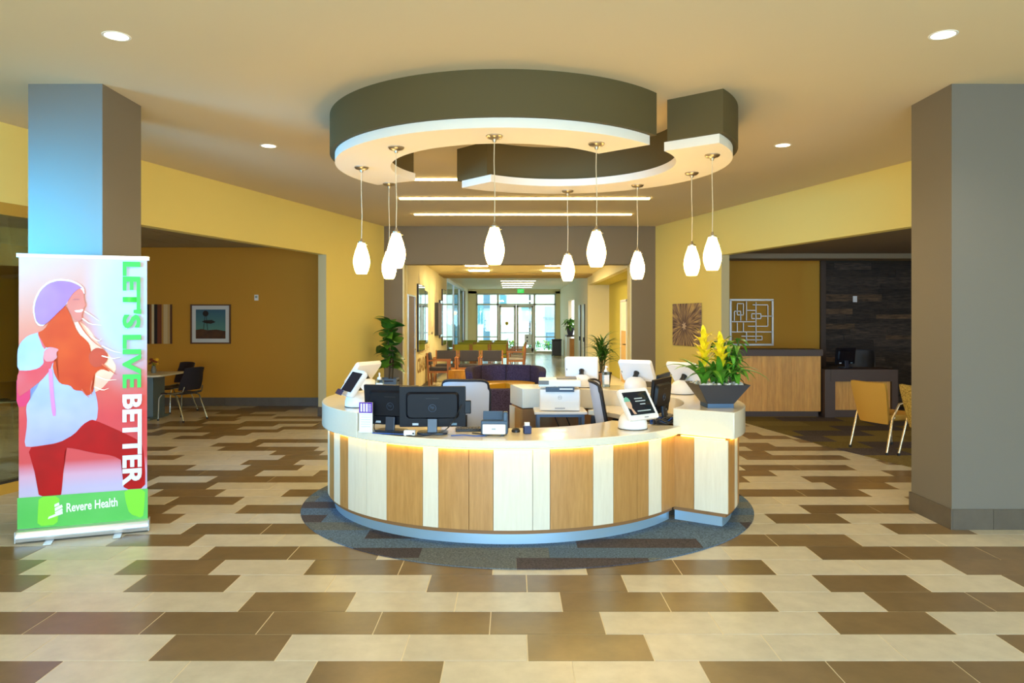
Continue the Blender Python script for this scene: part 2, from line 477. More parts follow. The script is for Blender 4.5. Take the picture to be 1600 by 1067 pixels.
# ---- front wall behind the camera: piers, header and mullions of the glazed front
fw = struct(MB().box((0.2, -3.6, (2.75+CEIL)/2), (16, 0.2, CEIL-2.75)).build('wall_front', m_yellow))
for x in (-6.6, 6.9): MB().box((x, -3.6, 1.37), (2.4, 0.2, 2.75)).build('pier', m_yellow, fw)
for x in (-5.2, -3.3, -1.4, 0.5, 2.4, 4.3, 5.8): MB().box((x, -3.56, 1.37), (0.06, 0.12, 2.75)).build('mullion', m_alu, fw)

# ---- the cafe behind the left opening
struct(MB().box((-6.2, 14.27, 1.55), (6.2, 0.14, 3.1)).build('wall_back', m_ochre))
struct(MB().box((-9.2, 8, 1.55), (0.14, 13, 3.1)).build('wall_left', m_ochre))
m_acoustic = mat('acoustic_tile', (176, 166, 140), 0.95, bump=(120, 0.3), rnd=0.04)
cc = struct(MB().prism([(-9.3, -3.6), (LX(-3.6)-0.16, -3.6), (LX(14.3)-0.16, 14.3), (-9.3, 14.3)], 3.02, 3.08).build('ceiling', m_acoustic))
pt = MB().box((0, 0, -0.006), (0.60, 0.60, 0.012)).mesh('ceiling_tile', m_acoustic)
clipL = [(-9.2, 6.0), (LX(6.0)-0.17, 6.0), (LX(14.2)-0.17, 14.2), (-9.2, 14.2)]
for j in range(14):
    for i in range(11):
        p = clip_poly([(-9.2+i*0.61, 6.0+j*0.61), (-9.2+i*0.61+0.595, 6.0+j*0.61), (-9.2+i*0.61+0.595, 6.0+j*0.61+0.595), (-9.2+i*0.61, 6.0+j*0.61+0.595)], clipL)
        if len(p) >= 3: MB().prism(p, 3.004, 3.02).build('ceiling_tile', m_acoustic, cc)
def base_tiles(name, p0, p1, m=m_tilebase, h=0.16, t=0.015, step=0.61):
    p0, p1 = Vector(p0), Vector(p1); L = (p1-p0).length; d = (p1-p0)/L; nr = Vector((d.y, -d.x))
    root = None; s = 0.0
    while s < L-0.01:
        e = min(L, s+step-0.004); a, b = p0+d*s, p0+d*e
        o = MB().prism([a[:], b[:], (b+nr*t)[:], (a+nr*t)[:]], 0.001, h)
        if root is None: root = struct(o.build(name, m))
        else: o.build('tile', m, root)
        s += step
    return root
base_tiles('baseboard_back', (-9.1, 14.2), (-3.0, 14.2))
base_tiles('baseboard_left', (LX(12.7), 12.7), (LX(YB), YB))
base_tiles('baseboard_left', (LX(12.655)-0.146, 12.655+0.04), (LX(12.655), 12.655))
base_tiles('baseboard_back', (LX(YB), YB), (-2.16, YB))
base_tiles('baseboard_back', (2.36, YB), (RX(YB), YB))
base_tiles('baseboard_right', (RX(YB), YB), (RX(12.53), 12.53))

# ---- the two columns with tiled feet
def column(x0, x1, y0, y1, nm):
    c = struct(MB().box(((x0+x1)/2, (y0+y1)/2, CEIL/2), (x1-x0, y1-y0, CEIL)).build(nm, m_column))
    t, h = 0.014, 0.158
    def bt(cx, cy, sx, sy): MB().box((cx, cy, h/2), (sx, sy, h)).build('base_tile', m_tilebase, c)
    for k in range(2):
        L = (x1-x0)
        bt(x0+L*(k+0.5)/2, y0-t/2, L/2-0.003, t)
    bt(x0-t/2, (y0+y1)/2, t, y1-y0+2*t); bt(x1+t/2, (y0+y1)/2, t, y1-y0+2*t); bt((x0+x1)/2, y1+t/2, x1-x0, t)
    return c
column(-3.78, -3.20, 5.85, 6.46, 'wall_column_left')
column(3.435, 4.07, 5.85, 6.44, 'wall_column_right')

# ---- right-hand room: ochre wall, dark reclaimed plank wall, low soffit
RW = 14.8
struct(MB().box((4.75, RW+0.07, 1.5), (2.7, 0.14, 3.0)).build('wall_back', m_ochre))
m_recl = mat('reclaimed_wood', (66, 54, 46), 0.8, var=(5, 0.55, 8), stretch=(1.2, 6, 9), rnd=0.45, bump=(30, 0.4), c2=(30, 25, 24))
m_recl2 = mat('worn_reclaimed_wood', (112, 86, 62), 0.8, var=(4, 0.4, 8), stretch=(1.2, 6, 7), rnd=0.3, bump=(30, 0.4), c2=(36, 29, 26))
pw = struct(MB().box((7.7, RW+0.07, 1.5), (3.2, 0.14, 3.0)).build('wall_back', m_dark))
z = 0.0
while z < 2.75:
    hgt = random.choice((0.09, 0.115, 0.14)); x = 6.18-random.random()*0.8
    while x < 9.2:
        ln = random.uniform(0.5, 1.5); a = max(x, 6.18); b = min(x+ln, 9.25)
        if b-a > 0.05:
            th = random.uniform(0.018, 0.032)
            MB().box(((a+b)/2, RW-th/2, z+hgt/2), (b-a-0.004, th, hgt-0.004)).build('plank', m_recl2 if random.random() < 0.16 else m_recl, pw)
        x += ln
    z += hgt
struct(MB().box((6.13, RW-0.03, 1.4), (0.10, 0.07, 2.8)).build('trim_1', m_darkwood))
struct(MB().box((9.3, 10, 1.5), (0.14, 11, 3.0)).build('wall_right', m_ochre))
struct(MB().prism([(RX(4.4)+0.16, 4.4), (9.3, 4.4), (9.3, 14.9), (RX(YB)+0.16, 14.9)], 2.80, 2.86).build('ceiling', m_taupe))
struct(MB().box((6.5, 13.4, 2.755), (5.5, 0.5, 0.085)).build('trim_2', m_taupe))
base_tiles('baseboard_back', (3.2, RW), (6.1, RW), m_darkwood, 0.1)

# ---- corridor shell
XL, XR, YE = -2.11, 2.315, 36.0
cw = struct(MB().box((XL-0.07, 15.1+0.01, 1.55), (0.14, 0.04, 3.1)).build('wall_left', m_cream))
def lw(y0, y1, z0=0, z1=3.1, m=m_cream): MB().box((XL-0.07, (y0+y1)/2, (z0+z1)/2), (0.14, y1-y0, z1-z0)).build('wall_panel', m, cw)
lw(15.13, 16.2, 2.14, 3.1); lw(16.2, 24.2); lw(24.2, 32.9, 3.0, 3.1); lw(32.9, YE, 0, 3.1, m_white_wall)
dr = struct(MB().box((XL-0.03, 15.665, 1.06), (0.05, 1.07, 2.12)).build('door_1', mat('brown_door', (120, 88, 44), 0.5, var=(5, 0.1), stretch=(6, 6, 0.7))))
MB().box((XL+0.012, 15.665, 2.135), (0.03, 1.13, 0.03)).build('door_frame', m_alu, dr)
for y in (15.125, 16.205): MB().box((XL+0.012, y, 1.06), (0.03, 0.03, 2.12)).build('door_frame', m_alu, dr)
MB().tube([(XL, 16.08, 1.0), (XL+0.05, 16.08, 1.0), (XL+0.05, 15.96, 1.0)], 0.01).build('door_handle', m_chrome, dr)
# glass front of the side room
gl = struct(MB().box((XL-0.03, 28.55, 1.5), (0.012, 8.7, 2.9)).build('window_2', glass_mat('teal_glass', (205, 240, 238), 0.22)))
MB().box((XL-0.02, 28.55, 2.93), (0.08, 8.7, 0.11)).build('head_rail', m_alu, gl)
MB().box((XL-0.02, 28.55, 0.03), (0.08, 8.7, 0.06)).build('sill_rail', m_alu, gl)
for y in (24.25, 27.2, 30.2, 32.85): MB().box((XL-0.02, y, 1.45), (0.05, 0.03, 2.9)).build('mullion', m_alu, gl)
MB().tube([(XL+0.06, 29.0, 0.55), (XL+0.06, 29.0, 1.42)], 0.016).build('pull_handle', m_chrome, gl)
struct(MB().box((XL-0.0, 32.95, 1.45), (0.10, 0.12, 2.9)).build('trim_3', mat('bronze_post', (140, 116, 66), 0.5)))
struct(MB().box((-5.2, 28.5, 1.5), (0.1, 9, 3.0)).build('wall_left', mat('teal_room_wall', (190, 220, 214), 0.8)))
struct(MB().box((-3.7, 24.1, 1.5), (3, 0.1, 3.0)).build('wall_back', m_white_wall))
struct(MB().box((-3.7, 33.0, 1.5), (3, 0.1, 3.0)).build('wall_back', m_white_wall))
struct(MB().box((-3.7, 28.5, 3.05), (3.2, 9, 0.06)).build('ceiling', m_white_wall))
# right side: recess, then white wall with openings
cr = struct(MB().box((XR+0.32+0.35, 18.9, 1.5), (0.06, 7.8, 3.0)).build('wall_right', m_olive))
MB().box((XR+0.34, 22.83, 1.5), (0.70, 0.14, 3.0)).build('recess_end', m_cream, cr)
MB().box((XR+0.07, 18.9, 2.89), (0.14, 7.8, 0.42)).build('lintel', m_cream, cr)
MB().box((XR+0.34, 18.9, 2.71), (0.66, 7.8, 0.05)).build('recess_soffit', m_olive, cr)
MB().box((XR+0.07, 25.4, 1.55), (0.14, 5.0, 3.1)).build('wall_panel', m_white_wall, cr)
MB().box((XR+0.07, 33.4, 1.55), (0.14, 5.2, 3.1)).build('wall_panel', m_white_wall, cr)
MB().box((XR+0.07, 29.35, 2.75), (0.14, 2.9, 0.7)).build('lintel', m_white_wall, cr)
MB().box((XR+0.9, 29.3, 1.55), (0.1, 3.2, 3.1)).build('recess_back', m_ochre, cr)
dd = struct(MB().box((XR+0.62, 19.5, 1.05), (0.05, 0.95, 2.1)).build('door_2', mat('maple_door', (226, 178, 96), 0.45, var=(4, 0.08), stretch=(5, 5, 0.6))))
for y in (19.0, 20.0): MB().box((XR+0.60, y, 1.06), (0.05, 0.05, 2.14)).build('door_frame', m_white, dd)
MB().box((XR+0.60, 19.5, 2.13), (0.05, 1.05, 0.05)).build('door_frame', m_white, dd)
MB().box((XR+0.592, 19.5, 1.72), (0.008, 0.94, 0.75)).build('light_panel', m_white_wall, dd)
MB().tube([(XR+0.60, 19.12, 1.0), (XR+0.53, 19.12, 1.0), (XR+0.53, 19.25, 1.0)], 0.012).build('door_handle', m_dark, dd)
for y in (24.2, 25.6):
    d3 = struct(MB().box((XR-0.006, y, 1.06), (0.012, 0.9, 2.12)).build('door_3', m_white))
    MB().box((XR-0.016, y-0.47, 1.06), (0.03, 0.04, 2.14)).build('door_frame', m_dark, d3)
    MB().box((XR-0.03, y-0.36, 1.0), (0.05, 0.03, 0.14)).build('door_handle', m_dark, d3)
struct(MB().box((0.1, 18.35, 3.0), (4.6, 6.5, 0.08)).build('ceiling', mat('corridor_ceiling_tile', (238, 222, 170), 0.9)))
struct(MB().box((0.1, 22.4, 2.99), (4.6, 1.7, 0.14)).build('trim_4', mat('soffit_tan', (186, 158, 92), 0.9)))
struct(MB().box((0.1, 29.7, 3.13), (4.6, 13, 0.08)).build('ceiling', m_white_wall))
base_tiles('baseboard_left', (XL, 16.25), (XL, 24.2), m_tilebase, 0.1)

# ---- storefront at the far end with double doors
m_frame = mat('storefront_frame', (196, 190, 168), 0.45, 0.2)
wf = struct(MB().box((0.1, YE+0.05, 3.0), (4.6, 0.12, 0.24)).build('wall_far', m_cream))
MB().box((-1.92, YE+0.05, 1.5), (0.45, 0.12, 3.0)).build('pier', m_cream, wf)
MB().box((2.22, YE+0.05, 1.5), (0.28, 0.12, 3.0)).build('pier', m_cream, wf)
sf = struct(MB().box((0.2, YE, 2.86), (3.86, 0.10, 0.08)).build('window_3', m_frame))
for x, wd in ((-1.68, 0.06), (-0.68, 0.09), (1.08, 0.09), (2.07, 0.06)): MB().box((x, YE, 1.42), (wd, 0.10, 2.84)).build('mullion', m_frame, sf)
MB().box((0.2, YE, 2.36), (3.8, 0.10, 0.07)).build('transom', m_frame, sf)
for x0, x1 in ((-1.65, -0.725), (1.125, 2.04)):
    MB().box(((x0+x1)/2, YE, 0.06), (x1-x0, 0.10, 0.12)).build('bottom_rail', m_frame, sf)
    MB().box(((x0+x1)/2, YE, 0.80), (x1-x0, 0.08, 0.05)).build('mid_rail', m_frame, sf)
    MB().box(((x0+x1)/2, YE, 1.25), (x1-x0, 0.01, 2.2)).build('pane', m_glass, sf)
for x0, x1 in ((-1.65, -0.725), (-0.635, 1.035), (1.125, 2.04)): MB().box(((x0+x1)/2, YE, 2.6), (x1-x0, 0.01, 0.44)).build('pane', m_glass, sf)
for s, xa, xb in ((1, -0.63, 0.19), (-1, 0.21, 1.03)):
    d = MB()
    d.box(((xa+xb)/2, YE, 0.14), (xb-xa, 0.06, 0.26)); d.box(((xa+xb)/2, YE, 2.27), (xb-xa, 0.06, 0.10))
    d.box((xa+0.05, YE, 1.2), (0.10, 0.06, 2.2)); d.box((xb-0.05, YE, 1.2), (0.10, 0.06, 2.2))
    do = struct(d.build('door_4', m_frame))
    MB().box(((xa+xb)/2, YE, 1.25), (xb-xa-0.2, 0.01, 1.95)).build('pane', m_glass, do)
    MB().box(((xa+xb)/2, YE-0.06, 1.0), (xb-xa-0.12, 0.03, 0.05)).build('push_bar', m_alu, do)

# ================================================================== CEILING CANOPY, LAMPS
CA, CB = (-0.07, 7.115), (0.47, 6.95)
def canopy(label, c, a0, a1, ro, ri):
    t = thing('ceiling_canopy', label, 'ceiling canopy', (c[0], c[1], 3.06))
    MB().ring(0, 0, ri+0.04, ro, a0, a1, 0.075, CEIL-3.06, 72).build('fascia', m_canopy, t, 30)
    MB().ring(0, 0, ri, ro-0.045, a0+1.2, a1-1.2, 0.0, 0.075, 72).build('lower_rim', mat('canopy_rim_white', (244, 238, 226), 0.7), t, 30)
canopy('crescent ceiling canopy, dark olive fascia over white rim, front half', CA, -212, -39.5, 1.615, 1.07)
canopy('crescent ceiling canopy whose squared end sits beside the gap, set further back', CB, -39, 133, 1.56, 1.03)

m_shade = emit_mat('lit_pendant_glass', (255, 206, 120), 34.0)
m_nickel = mat('satin_nickel', (190, 180, 165), 0.3, 1.0)
m_cord = mat('clear_cord', (214, 200, 168), 0.5)
def pendant(x, y):
    t = thing('pendant_lamp', 'frosted white glass teardrop pendant lamp hung by a cord from the canopy', 'pendant lamp', (x, y, 2.065), group='pendant lamps around the canopy')
    prof = [(0.048, 0.0), (0.062, 0.03), (0.074, 0.075), (0.078, 0.11), (0.074, 0.15), (0.06, 0.205), (0.044, 0.25), (0.034, 0.283)]
    s = MB(); inner = [(r-0.004, z+0.002) for r, z in prof][::-1]
    s.lathe(prof+[(0.03, 0.283)], 20, cap=False); shd = s.build('shade', m_shade, t, 60)
    MB().lathe([(0.035, 0.283), (0.035, 0.297), (0.015, 0.305), (0.008, 0.33)], 14).build('cap', m_nickel, t, 40)
    MB().tube([(0.03, 0, 0.27), (0.056, 0.0, 0.272)], 0.004, 6).build('clip_screw', m_nickel, shd)
    top = 3.06-2.065
    MB().tube([(0, 0, 0.32), (0.004, 0, 0.55), (-0.003, 0, 0.8), (0, 0, top-0.03)], 0.0035, 6).build('cord', m_cord, t)
    MB().lathe([(0.012, -0.05), (0.018, -0.03), (0.055, -0.02), (0.066, -0.008), (0.066, 0)], 18, (0, 0, top)).build('ceiling_plate', m_nickel, t, 40)
    return t
PEND = [(-1.402, 6.98), (-1.285, 7.83), (-0.955, 6.175), (-0.136, 5.79), (0.614, 8.26), (0.681, 6.04), (1.325, 7.91), (1.741, 7.25), (1.728, 6.46)]
p0 = pendant(*PEND[0])
for x, y in PEND[1:]: copy_tree(p0, (x, y, 2.065))

m_down = emit_mat('lit_downlight', (255, 236, 196), 9.0)
def downlight(x, y):
    t = thing('downlight', 'round recessed downlight set flush in the lobby ceiling', 'downlight', (x, y, CEIL), group='recessed downlights in the lobby ceiling')
    MB().lathe([(0.072, -0.004), (0.085, -0.005), (0.088, -0.001)], 24, cap=False).build('trim_ring', m_white, t)
    MB().lathe([(0.072, -0.003), (0.072, -0.002)], 24).build('lens', m_down, t)
    spot('downlight_beam', (x, y, CEIL-0.03), 62, 140, 0.7, (1.0, 0.83, 0.56))
    return t
for x, y in [(-2.567, 4.86), (2.787, 4.84), (-2.58, 7.94), (2.86, 7.91), (-2.57, 1.78), (2.79, 1.78), (-2.57, -1.3), (2.79, -1.3)]: downlight(x, y)
m_linear = emit_mat('lit_linear_lens', (255, 220, 130), 30.0)
def linear(x0, x1, y, z, label, group, m=None, wd=0.065):
    t = thing('linear_light', label, 'ceiling light', ((x0+x1)/2, y, z), group=group)
    MB().box((0, 0, -0.012), (x1-x0, wd, 0.022)).build('lens', m or m_linear, t)
    MB().box((0, 0, -0.004), (x1-x0+0.03, wd+0.03, 0.007)).build('frame', m_white, t)
for y, n in ((9.785, 'long slim linear ceiling light glimpsed through the canopy gap'), (11.33, 'long slim linear ceiling light just behind the canopy'), (13.05, 'long slim linear ceiling light closest to the dark header wall')):
    linear(-1.70, 2.08, y, CEIL, n, 'long linear lights in the lobby ceiling')
m_cor2 = emit_mat('lit_exit_lens', (255, 236, 186), 14.0)
m_cor = emit_mat('lit_corridor_lens', (255, 236, 184), 75.0)
for y in (28.0, 29.8, 31.7, 33.6): linear(-0.41, 0.87, y, 3.09, 'short linear ceiling light in the white ceiling before the exit doors', 'linear lights before the exit doors', m_cor2, 0.10)
for x, y in ((-0.86, 18.2), (-0.88, 20.0), (1.09, 20.0), (1.09, 18.2)): 
    linear(x-0.27, x+0.27, y, 2.96, 'recessed rectangular troffer light in the corridor tile ceiling', 'troffer lights in the corridor', m_cor, 0.32)
m_dim = emit_mat('added_cafe_panel', (255, 206, 120), 5.5)  # glowing panels added out of view to brighten the cafe
for x, y in ((-6.5, 8.6), (-5.35, 9.7)): linear(x-0.55, x+0.55, y, 3.004, 'added dim panel light, out of view in the cafe tile ceiling', 'added cafe ceiling panels', m_dim, 0.55)
m_dim2 = emit_mat('added_side_panel', (255, 200, 110), 4.5)  # same for the side room: added panels, hidden from the camera
for x, y in ((6.6, 9.4), (7.4, 10.6)): linear(x-0.5, x+0.5, y, 2.80, 'added dim panel light, out of view in the low side room ceiling', 'added side room ceiling panels', m_dim2, 0.5)

# ================================================================== RECEPTION DESK
DA, DB = (-0.03, 7.03), (0.40, 6.75)
desk = thing('reception_desk', 'curved reception desk clad in alternating honey and pale wood panels over a metal kick', 'reception desk', (0, 0, 0))
RA, RB = 1.65, 1.575
AC0, AC1 = 141-360, -35.0           # panel range of the front half
m_body = mat('desk_core', (150, 104, 60), 0.6)
MB().ring(*DA, 1.50, RA-0.022, AC0, AC1, 0.09, 0.715, 72).build('body', m_body, desk)
MB().ring(*DB, 1.40, RB-0.022, -35, 105, 0.09, 0.71, 60).build('body', m_body, desk)
m_kick = mat('steel_kick', (190, 220, 242), 0.34, 0.6)
MB().ring(*DA, 1.40, RA-0.06, AC0, AC1+0.8, 0.007, 0.118, 72).build('toe_kick', m_kick, desk, 30)
MB().ring(*DB, 1.12, RB-0.06, -33.8, 104, 0.007, 0.118, 60).build('toe_kick', m_kick, desk, 30)
def hitA(px):
    t = (px-800)/FPX; cx, cy = DA; a = 1+t*t; b = -2*(t*cx+cy); c = cx*cx+cy*cy-RA*RA
    d = max(0.0, b*b-4*a*c); y = (-b-math.sqrt(d))/(2*a)
    return math.degrees(math.atan2(y-cy, t*y-cx))
seq = [(187, 'w'), (213, 'm'), (272, 'm'), (336, 'w'), (452, 'm'), (502, 'w'), (600, 'w'), (678, 'm'), (804, 'm'), (860, 'w'), (998, 'm'), (1063, 'w'), (1140, 'w'), (1176, 'm'), (1217, 'w')]
edges = [(hitA(440+v/2.05), k) for v, k in seq]
a = edges[0][0]; pre = []
for st, k in ((5.5, 'm'), (6.5, 'w'), (7.5, 'm'), (5.5, 'w'), (8.5, 'm'), (6, 'w'), (6, 'm'), (7.5, 'w'), (5.5, 'm'), (8.5, 'w'), (6, 'm')):
    na = max(a-st, AC0+0.0); 
    if a-na > 0.5: pre.append((na, k))
    a = na
edges = pre[::-1]+edges
gap = 0.12
for i, (a, k) in enumerate(edges):
    b = edges[i+1][0] if i+1 < len(edges) else AC1
    MB().ring(*DA, RA-0.02, RA, a+gap/2, b-gap/2, 0.122, 0.703, 8).build('panel', m_wood if k == 'w' else m_maple, desk, 30)
a = -35.0
for st, k in ((6.5, 'w'), (5, 'm'), (7, 'w'), (8, 'm'), (5, 'w'), (7, 'w'), (6, 'm'), (8, 'w'), (5, 'm'), (7, 'w'), (8, 'm'), (6, 'w'), (7, 'm'), (5, 'w'), (8, 'm'), (7, 'w'), (6, 'm'), (8, 'w'), (6, 'm'), (7, 'w'), (8, 'm')):
    b = min(105.0, a+st)
    if b-a > 0.5: MB().ring(*DB, RB-0.02, RB, a+gap/2, b-gap/2, 0.122, 0.695, 6).build('panel', m_wood if k == 'w' else m_maple, desk, 30)
    a = b
def end_panel(c, ang, r0, r1, m, z1, sgn):
    """flat panel on the radial end of a desk half"""
    p, q = Vector(pol(*c, r0, ang)), Vector(pol(*c, r1, ang)); d = (q-p).normalized(); n = Vector((d.y, -d.x))*sgn
    MB().prism([p[:], q[:], (q+n*0.02)[:], (p+n*0.02)[:]], 0.122, z1).build('panel', m, desk)
end_panel(DB, -35, 1.12, 1.30, m_wood, 0.695, 1); end_panel(DB, -35, 1.304, 1.575, m_maple, 0.695, 1)
end_panel(DB, 105, 1.12, 1.36, m_wood, 0.695, -1); end_panel(DB, 105, 1.364, 1.575, m_maple, 0.695, -1)
MB().ring(*DB, 1.12, 1.41, -35, -33.5, 0.09, 0.70, 2).build('body', m_body, desk)
MB().ring(*DB, 1.12, 1.41, 103.5, 105, 0.09, 0.70, 2).build('body', m_body, desk)
MB().ring(*DB, 1.12, 1.15, -10, 103.5, 0.02, 0.70, 40).build('inner_panel', m_body, desk, 30)
m_led = emit_mat('lit_led_strip', (255, 212, 66), 16.0)
MB().ring(*DA, RA+0.008, RA+0.022, AC0+1, AC1-0.5, 0.706, 0.7145, 90).build('led_strip', m_led, desk)
MB().ring(*DB, RB+0.008, RB+0.022, -34, 104, 0.700, 0.7085, 70).build('led_strip', m_led, desk)
p, q = Vector(pol(*DB, 1.20, -35)), Vector(pol(*DB, 1.56, -35)); d = (q-p).normalized(); n = Vector((d.y, -d.x))
MB().prism([(p+n*0.028)[:], (q+n*0.028)[:], (q+n*0.042)[:], (p+n*0.042)[:]], 0.700, 0.7085).build('led_strip', m_led, desk)
# worktops
tag(MB().ring(*DA, 1.08, 1.70, -133.4, -35.0, 0.7155, 0.777, 72).build('worktop', m_quartz, None, 30, 0.006), 'low cream quartz worktop curving along the front of the desk', 'countertop')
tag(MB().ring(*DA, 1.14, 1.70, AC0, -133.55, 0.7155, 0.917, 60).build('raised_countertop', m_quartz, None, 30, 0.006), 'thick raised white counter block on the left wing, beside the purple card holder', 'countertop')
rb = MB().ring(*DB, 1.12, 1.627, -35.6, 105, 0.7095, 0.917, 90)
tag(rb.build('raised_countertop', m_quartz, None, 30, 0.006), 'thick raised white counter block carrying the planter and three rear tablet kiosks', 'countertop')
tag(MB().ring(*DB, 0.62, 1.115, -6, 57, 0.715, 0.76, 48).build('inner_worktop', m_quartz, None, 30, 0.004), 'lower cream worktop inside the rear wing of the desk', 'countertop')

# ================================================================== THINGS ON THE DESK
ZL, ZH = 0.777, 0.917
def rrect(wd, h, r, n=5):
    pts = []
    for cx, cy, a0 in ((wd/2-r, h/2-r, 0), (-wd/2+r, h/2-r, 90), (-wd/2+r, -h/2+r, 180), (wd/2-r, -h/2+r, 270)):
        for i in range(n+1):
            t = R(a0+90*i/n); pts.append((cx+r*math.cos(t), cy+r*math.sin(t)))
    return pts
def kiosk(loc, rz, label, group=None, tilt=-38, W=0.31, Hh=0.24, face=True, portrait=False):
    """faces -Y in its own frame: dome base, black knuckle, tilted tablet shell"""
    t = thing('tablet_kiosk', label, 'tablet kiosk', loc, rz, group)
    prof = [(0.112, 0.0), (0.116, 0.012), (0.114, 0.05), (0.104, 0.085), (0.082, 0.113), (0.05, 0.13), (0.018, 0.136)]
    MB().lathe(prof, 28).build('base', m_plastic, t, 50)
    MB().lathe([(0.117, 0.0), (0.117, 0.006)], 28).build('base_gasket', m_dark, t)
    kn = MB(); kn.tube([(0, 0.0, 0.125), (0, -0.012, 0.15), (0, -0.035, 0.175)], [0.032, 0.024, 0.03], 10)
    kn.build('knuckle', m_black, t, 50)
    M = Matrix.Translation((0, -0.055, 0.195)) @ Matrix.Rotation(R(tilt), 4, 'X')
    if portrait: M = M @ Matrix.Rotation(R(90), 4, 'Y')
    sh = MB(); o = rrect(W, Hh, 0.022); o2 = rrect(W*0.93, Hh*0.91, 0.02); n = len(o)
    vs = [(x, -0.012, z) for x, z in o]+[(x, 0.012, z) for x, z in o]+[(x, 0.028, z) for x, z in o2]
    fs = [tuple(range(n)), tuple(range(2*n, 3*n))[::-1]]
    for i in range(n):
        j = (i+1) % n; fs += [(i, n+i, n+j, j), (n+i, 2*n+i, 2*n+j, n+j)]
    sh.add(vs, fs, M); shl = sh.build('shell', m_plastic, t, 40)
    MB().slab(rrect(W*0.83, Hh*0.74, 0.004), 0.002, M @ Matrix.Translation((0, -0.0135, 0.006))).build('screen', m_screen, shl)
    MB().box((W/2-0.02, 0.02, 0.0), (0.012, 0.016, 0.02), M).build('card_slot', m_dark, shl)
    return t, M
# rear three, seen from behind
k1, _ = kiosk((0.744, 8.02, ZH), R(172), 'white tablet kiosk turned away, on the rear counter beside the printer', W=0.36, Hh=0.27, tilt=-22)
k2, _ = kiosk((1.268, 7.70, ZH), R(150), 'white tablet kiosk turned away, between the sanitizer bottle and the dark monitors', W=0.36, Hh=0.27)
k3, _ = kiosk((1.655, 7.28, ZH), R(128), 'white tablet kiosk turned away, tucked behind the leafy planter', W=0.36, Hh=0.27)
# left two
k4, _ = kiosk((-1.27, 6.22, ZH), R(-62), 'white tablet kiosk with dark screen and card reader on the left counter block', W=0.34, Hh=0.24, tilt=-34)
MB().box((0.02, -0.17, 0.13), (0.12, 0.02, 0.045), rx=R(-34)).build('card_reader', mat('violet_black', (52, 44, 76), 0.3), k4)
k5, _ = kiosk((-1.44, 7.45, ZH), R(-120), 'white tablet kiosk turned away, behind the sanitizer bottle on the left block', W=0.36, Hh=0.27, tilt=-40)
# front kiosk with a lit welcome screen
kf, Mk = kiosk((0.955, 5.93, ZL), R(38), 'white tablet kiosk showing a portrait greeting, on the low front worktop', W=0.33, Hh=0.265, tilt=-32)
S = lambda pts: [(x, z) for x, z in pts]
MK = lambda dy: Mk @ Matrix.Translation((0, dy, 0.006))
m_skin = mat('print_skin', (214, 176, 150), 0.4); m_cap = mat('print_mint', (120, 190, 170), 0.4); m_txt = mat('print_pale', (190, 205, 215), 0.4)
MB().slab([(-0.115+0.03*math.cos(2*PI*i/16), 0.0+0.045*math.sin(2*PI*i/16)) for i in range(16)], 0.0006, MK(-0.0150)).build('screen_face', m_skin, kf)
MB().slab([(-0.118+0.032*math.cos(PI*i/10), 0.018+0.04*math.sin(PI*i/10)) for i in range(11)], 0.0006, MK(-0.0157)).build('screen_cap', m_cap, kf)
MB().slab([(-0.115, -0.03), (-0.098, -0.03), (-0.07, -0.09), (-0.1, -0.09)], 0.0006, MK(-0.0148)).build('screen_neck', m_skin, kf)
for i, (x0, x1, zz) in enumerate(((-0.03, 0.06, 0.035), (-0.03, 0.085, 0.012), (0.01, 0.07, -0.015), (-0.05, 0.10, -0.072))):
    MB().slab([(x0, zz), (x1, zz), (x1, zz+0.008), (x0, zz+0.008)], 0.0006, MK(-0.0150)).build('screen_line', m_txt, kf)
MB().slab([(0.0, -0.119), (0.045, -0.119), (0.045, -0.114), (0.0, -0.114)], 0.0006, Mk @ Matrix.Translation((0, -0.0125, 0.0))).build('maker_mark', m_dark, kf)

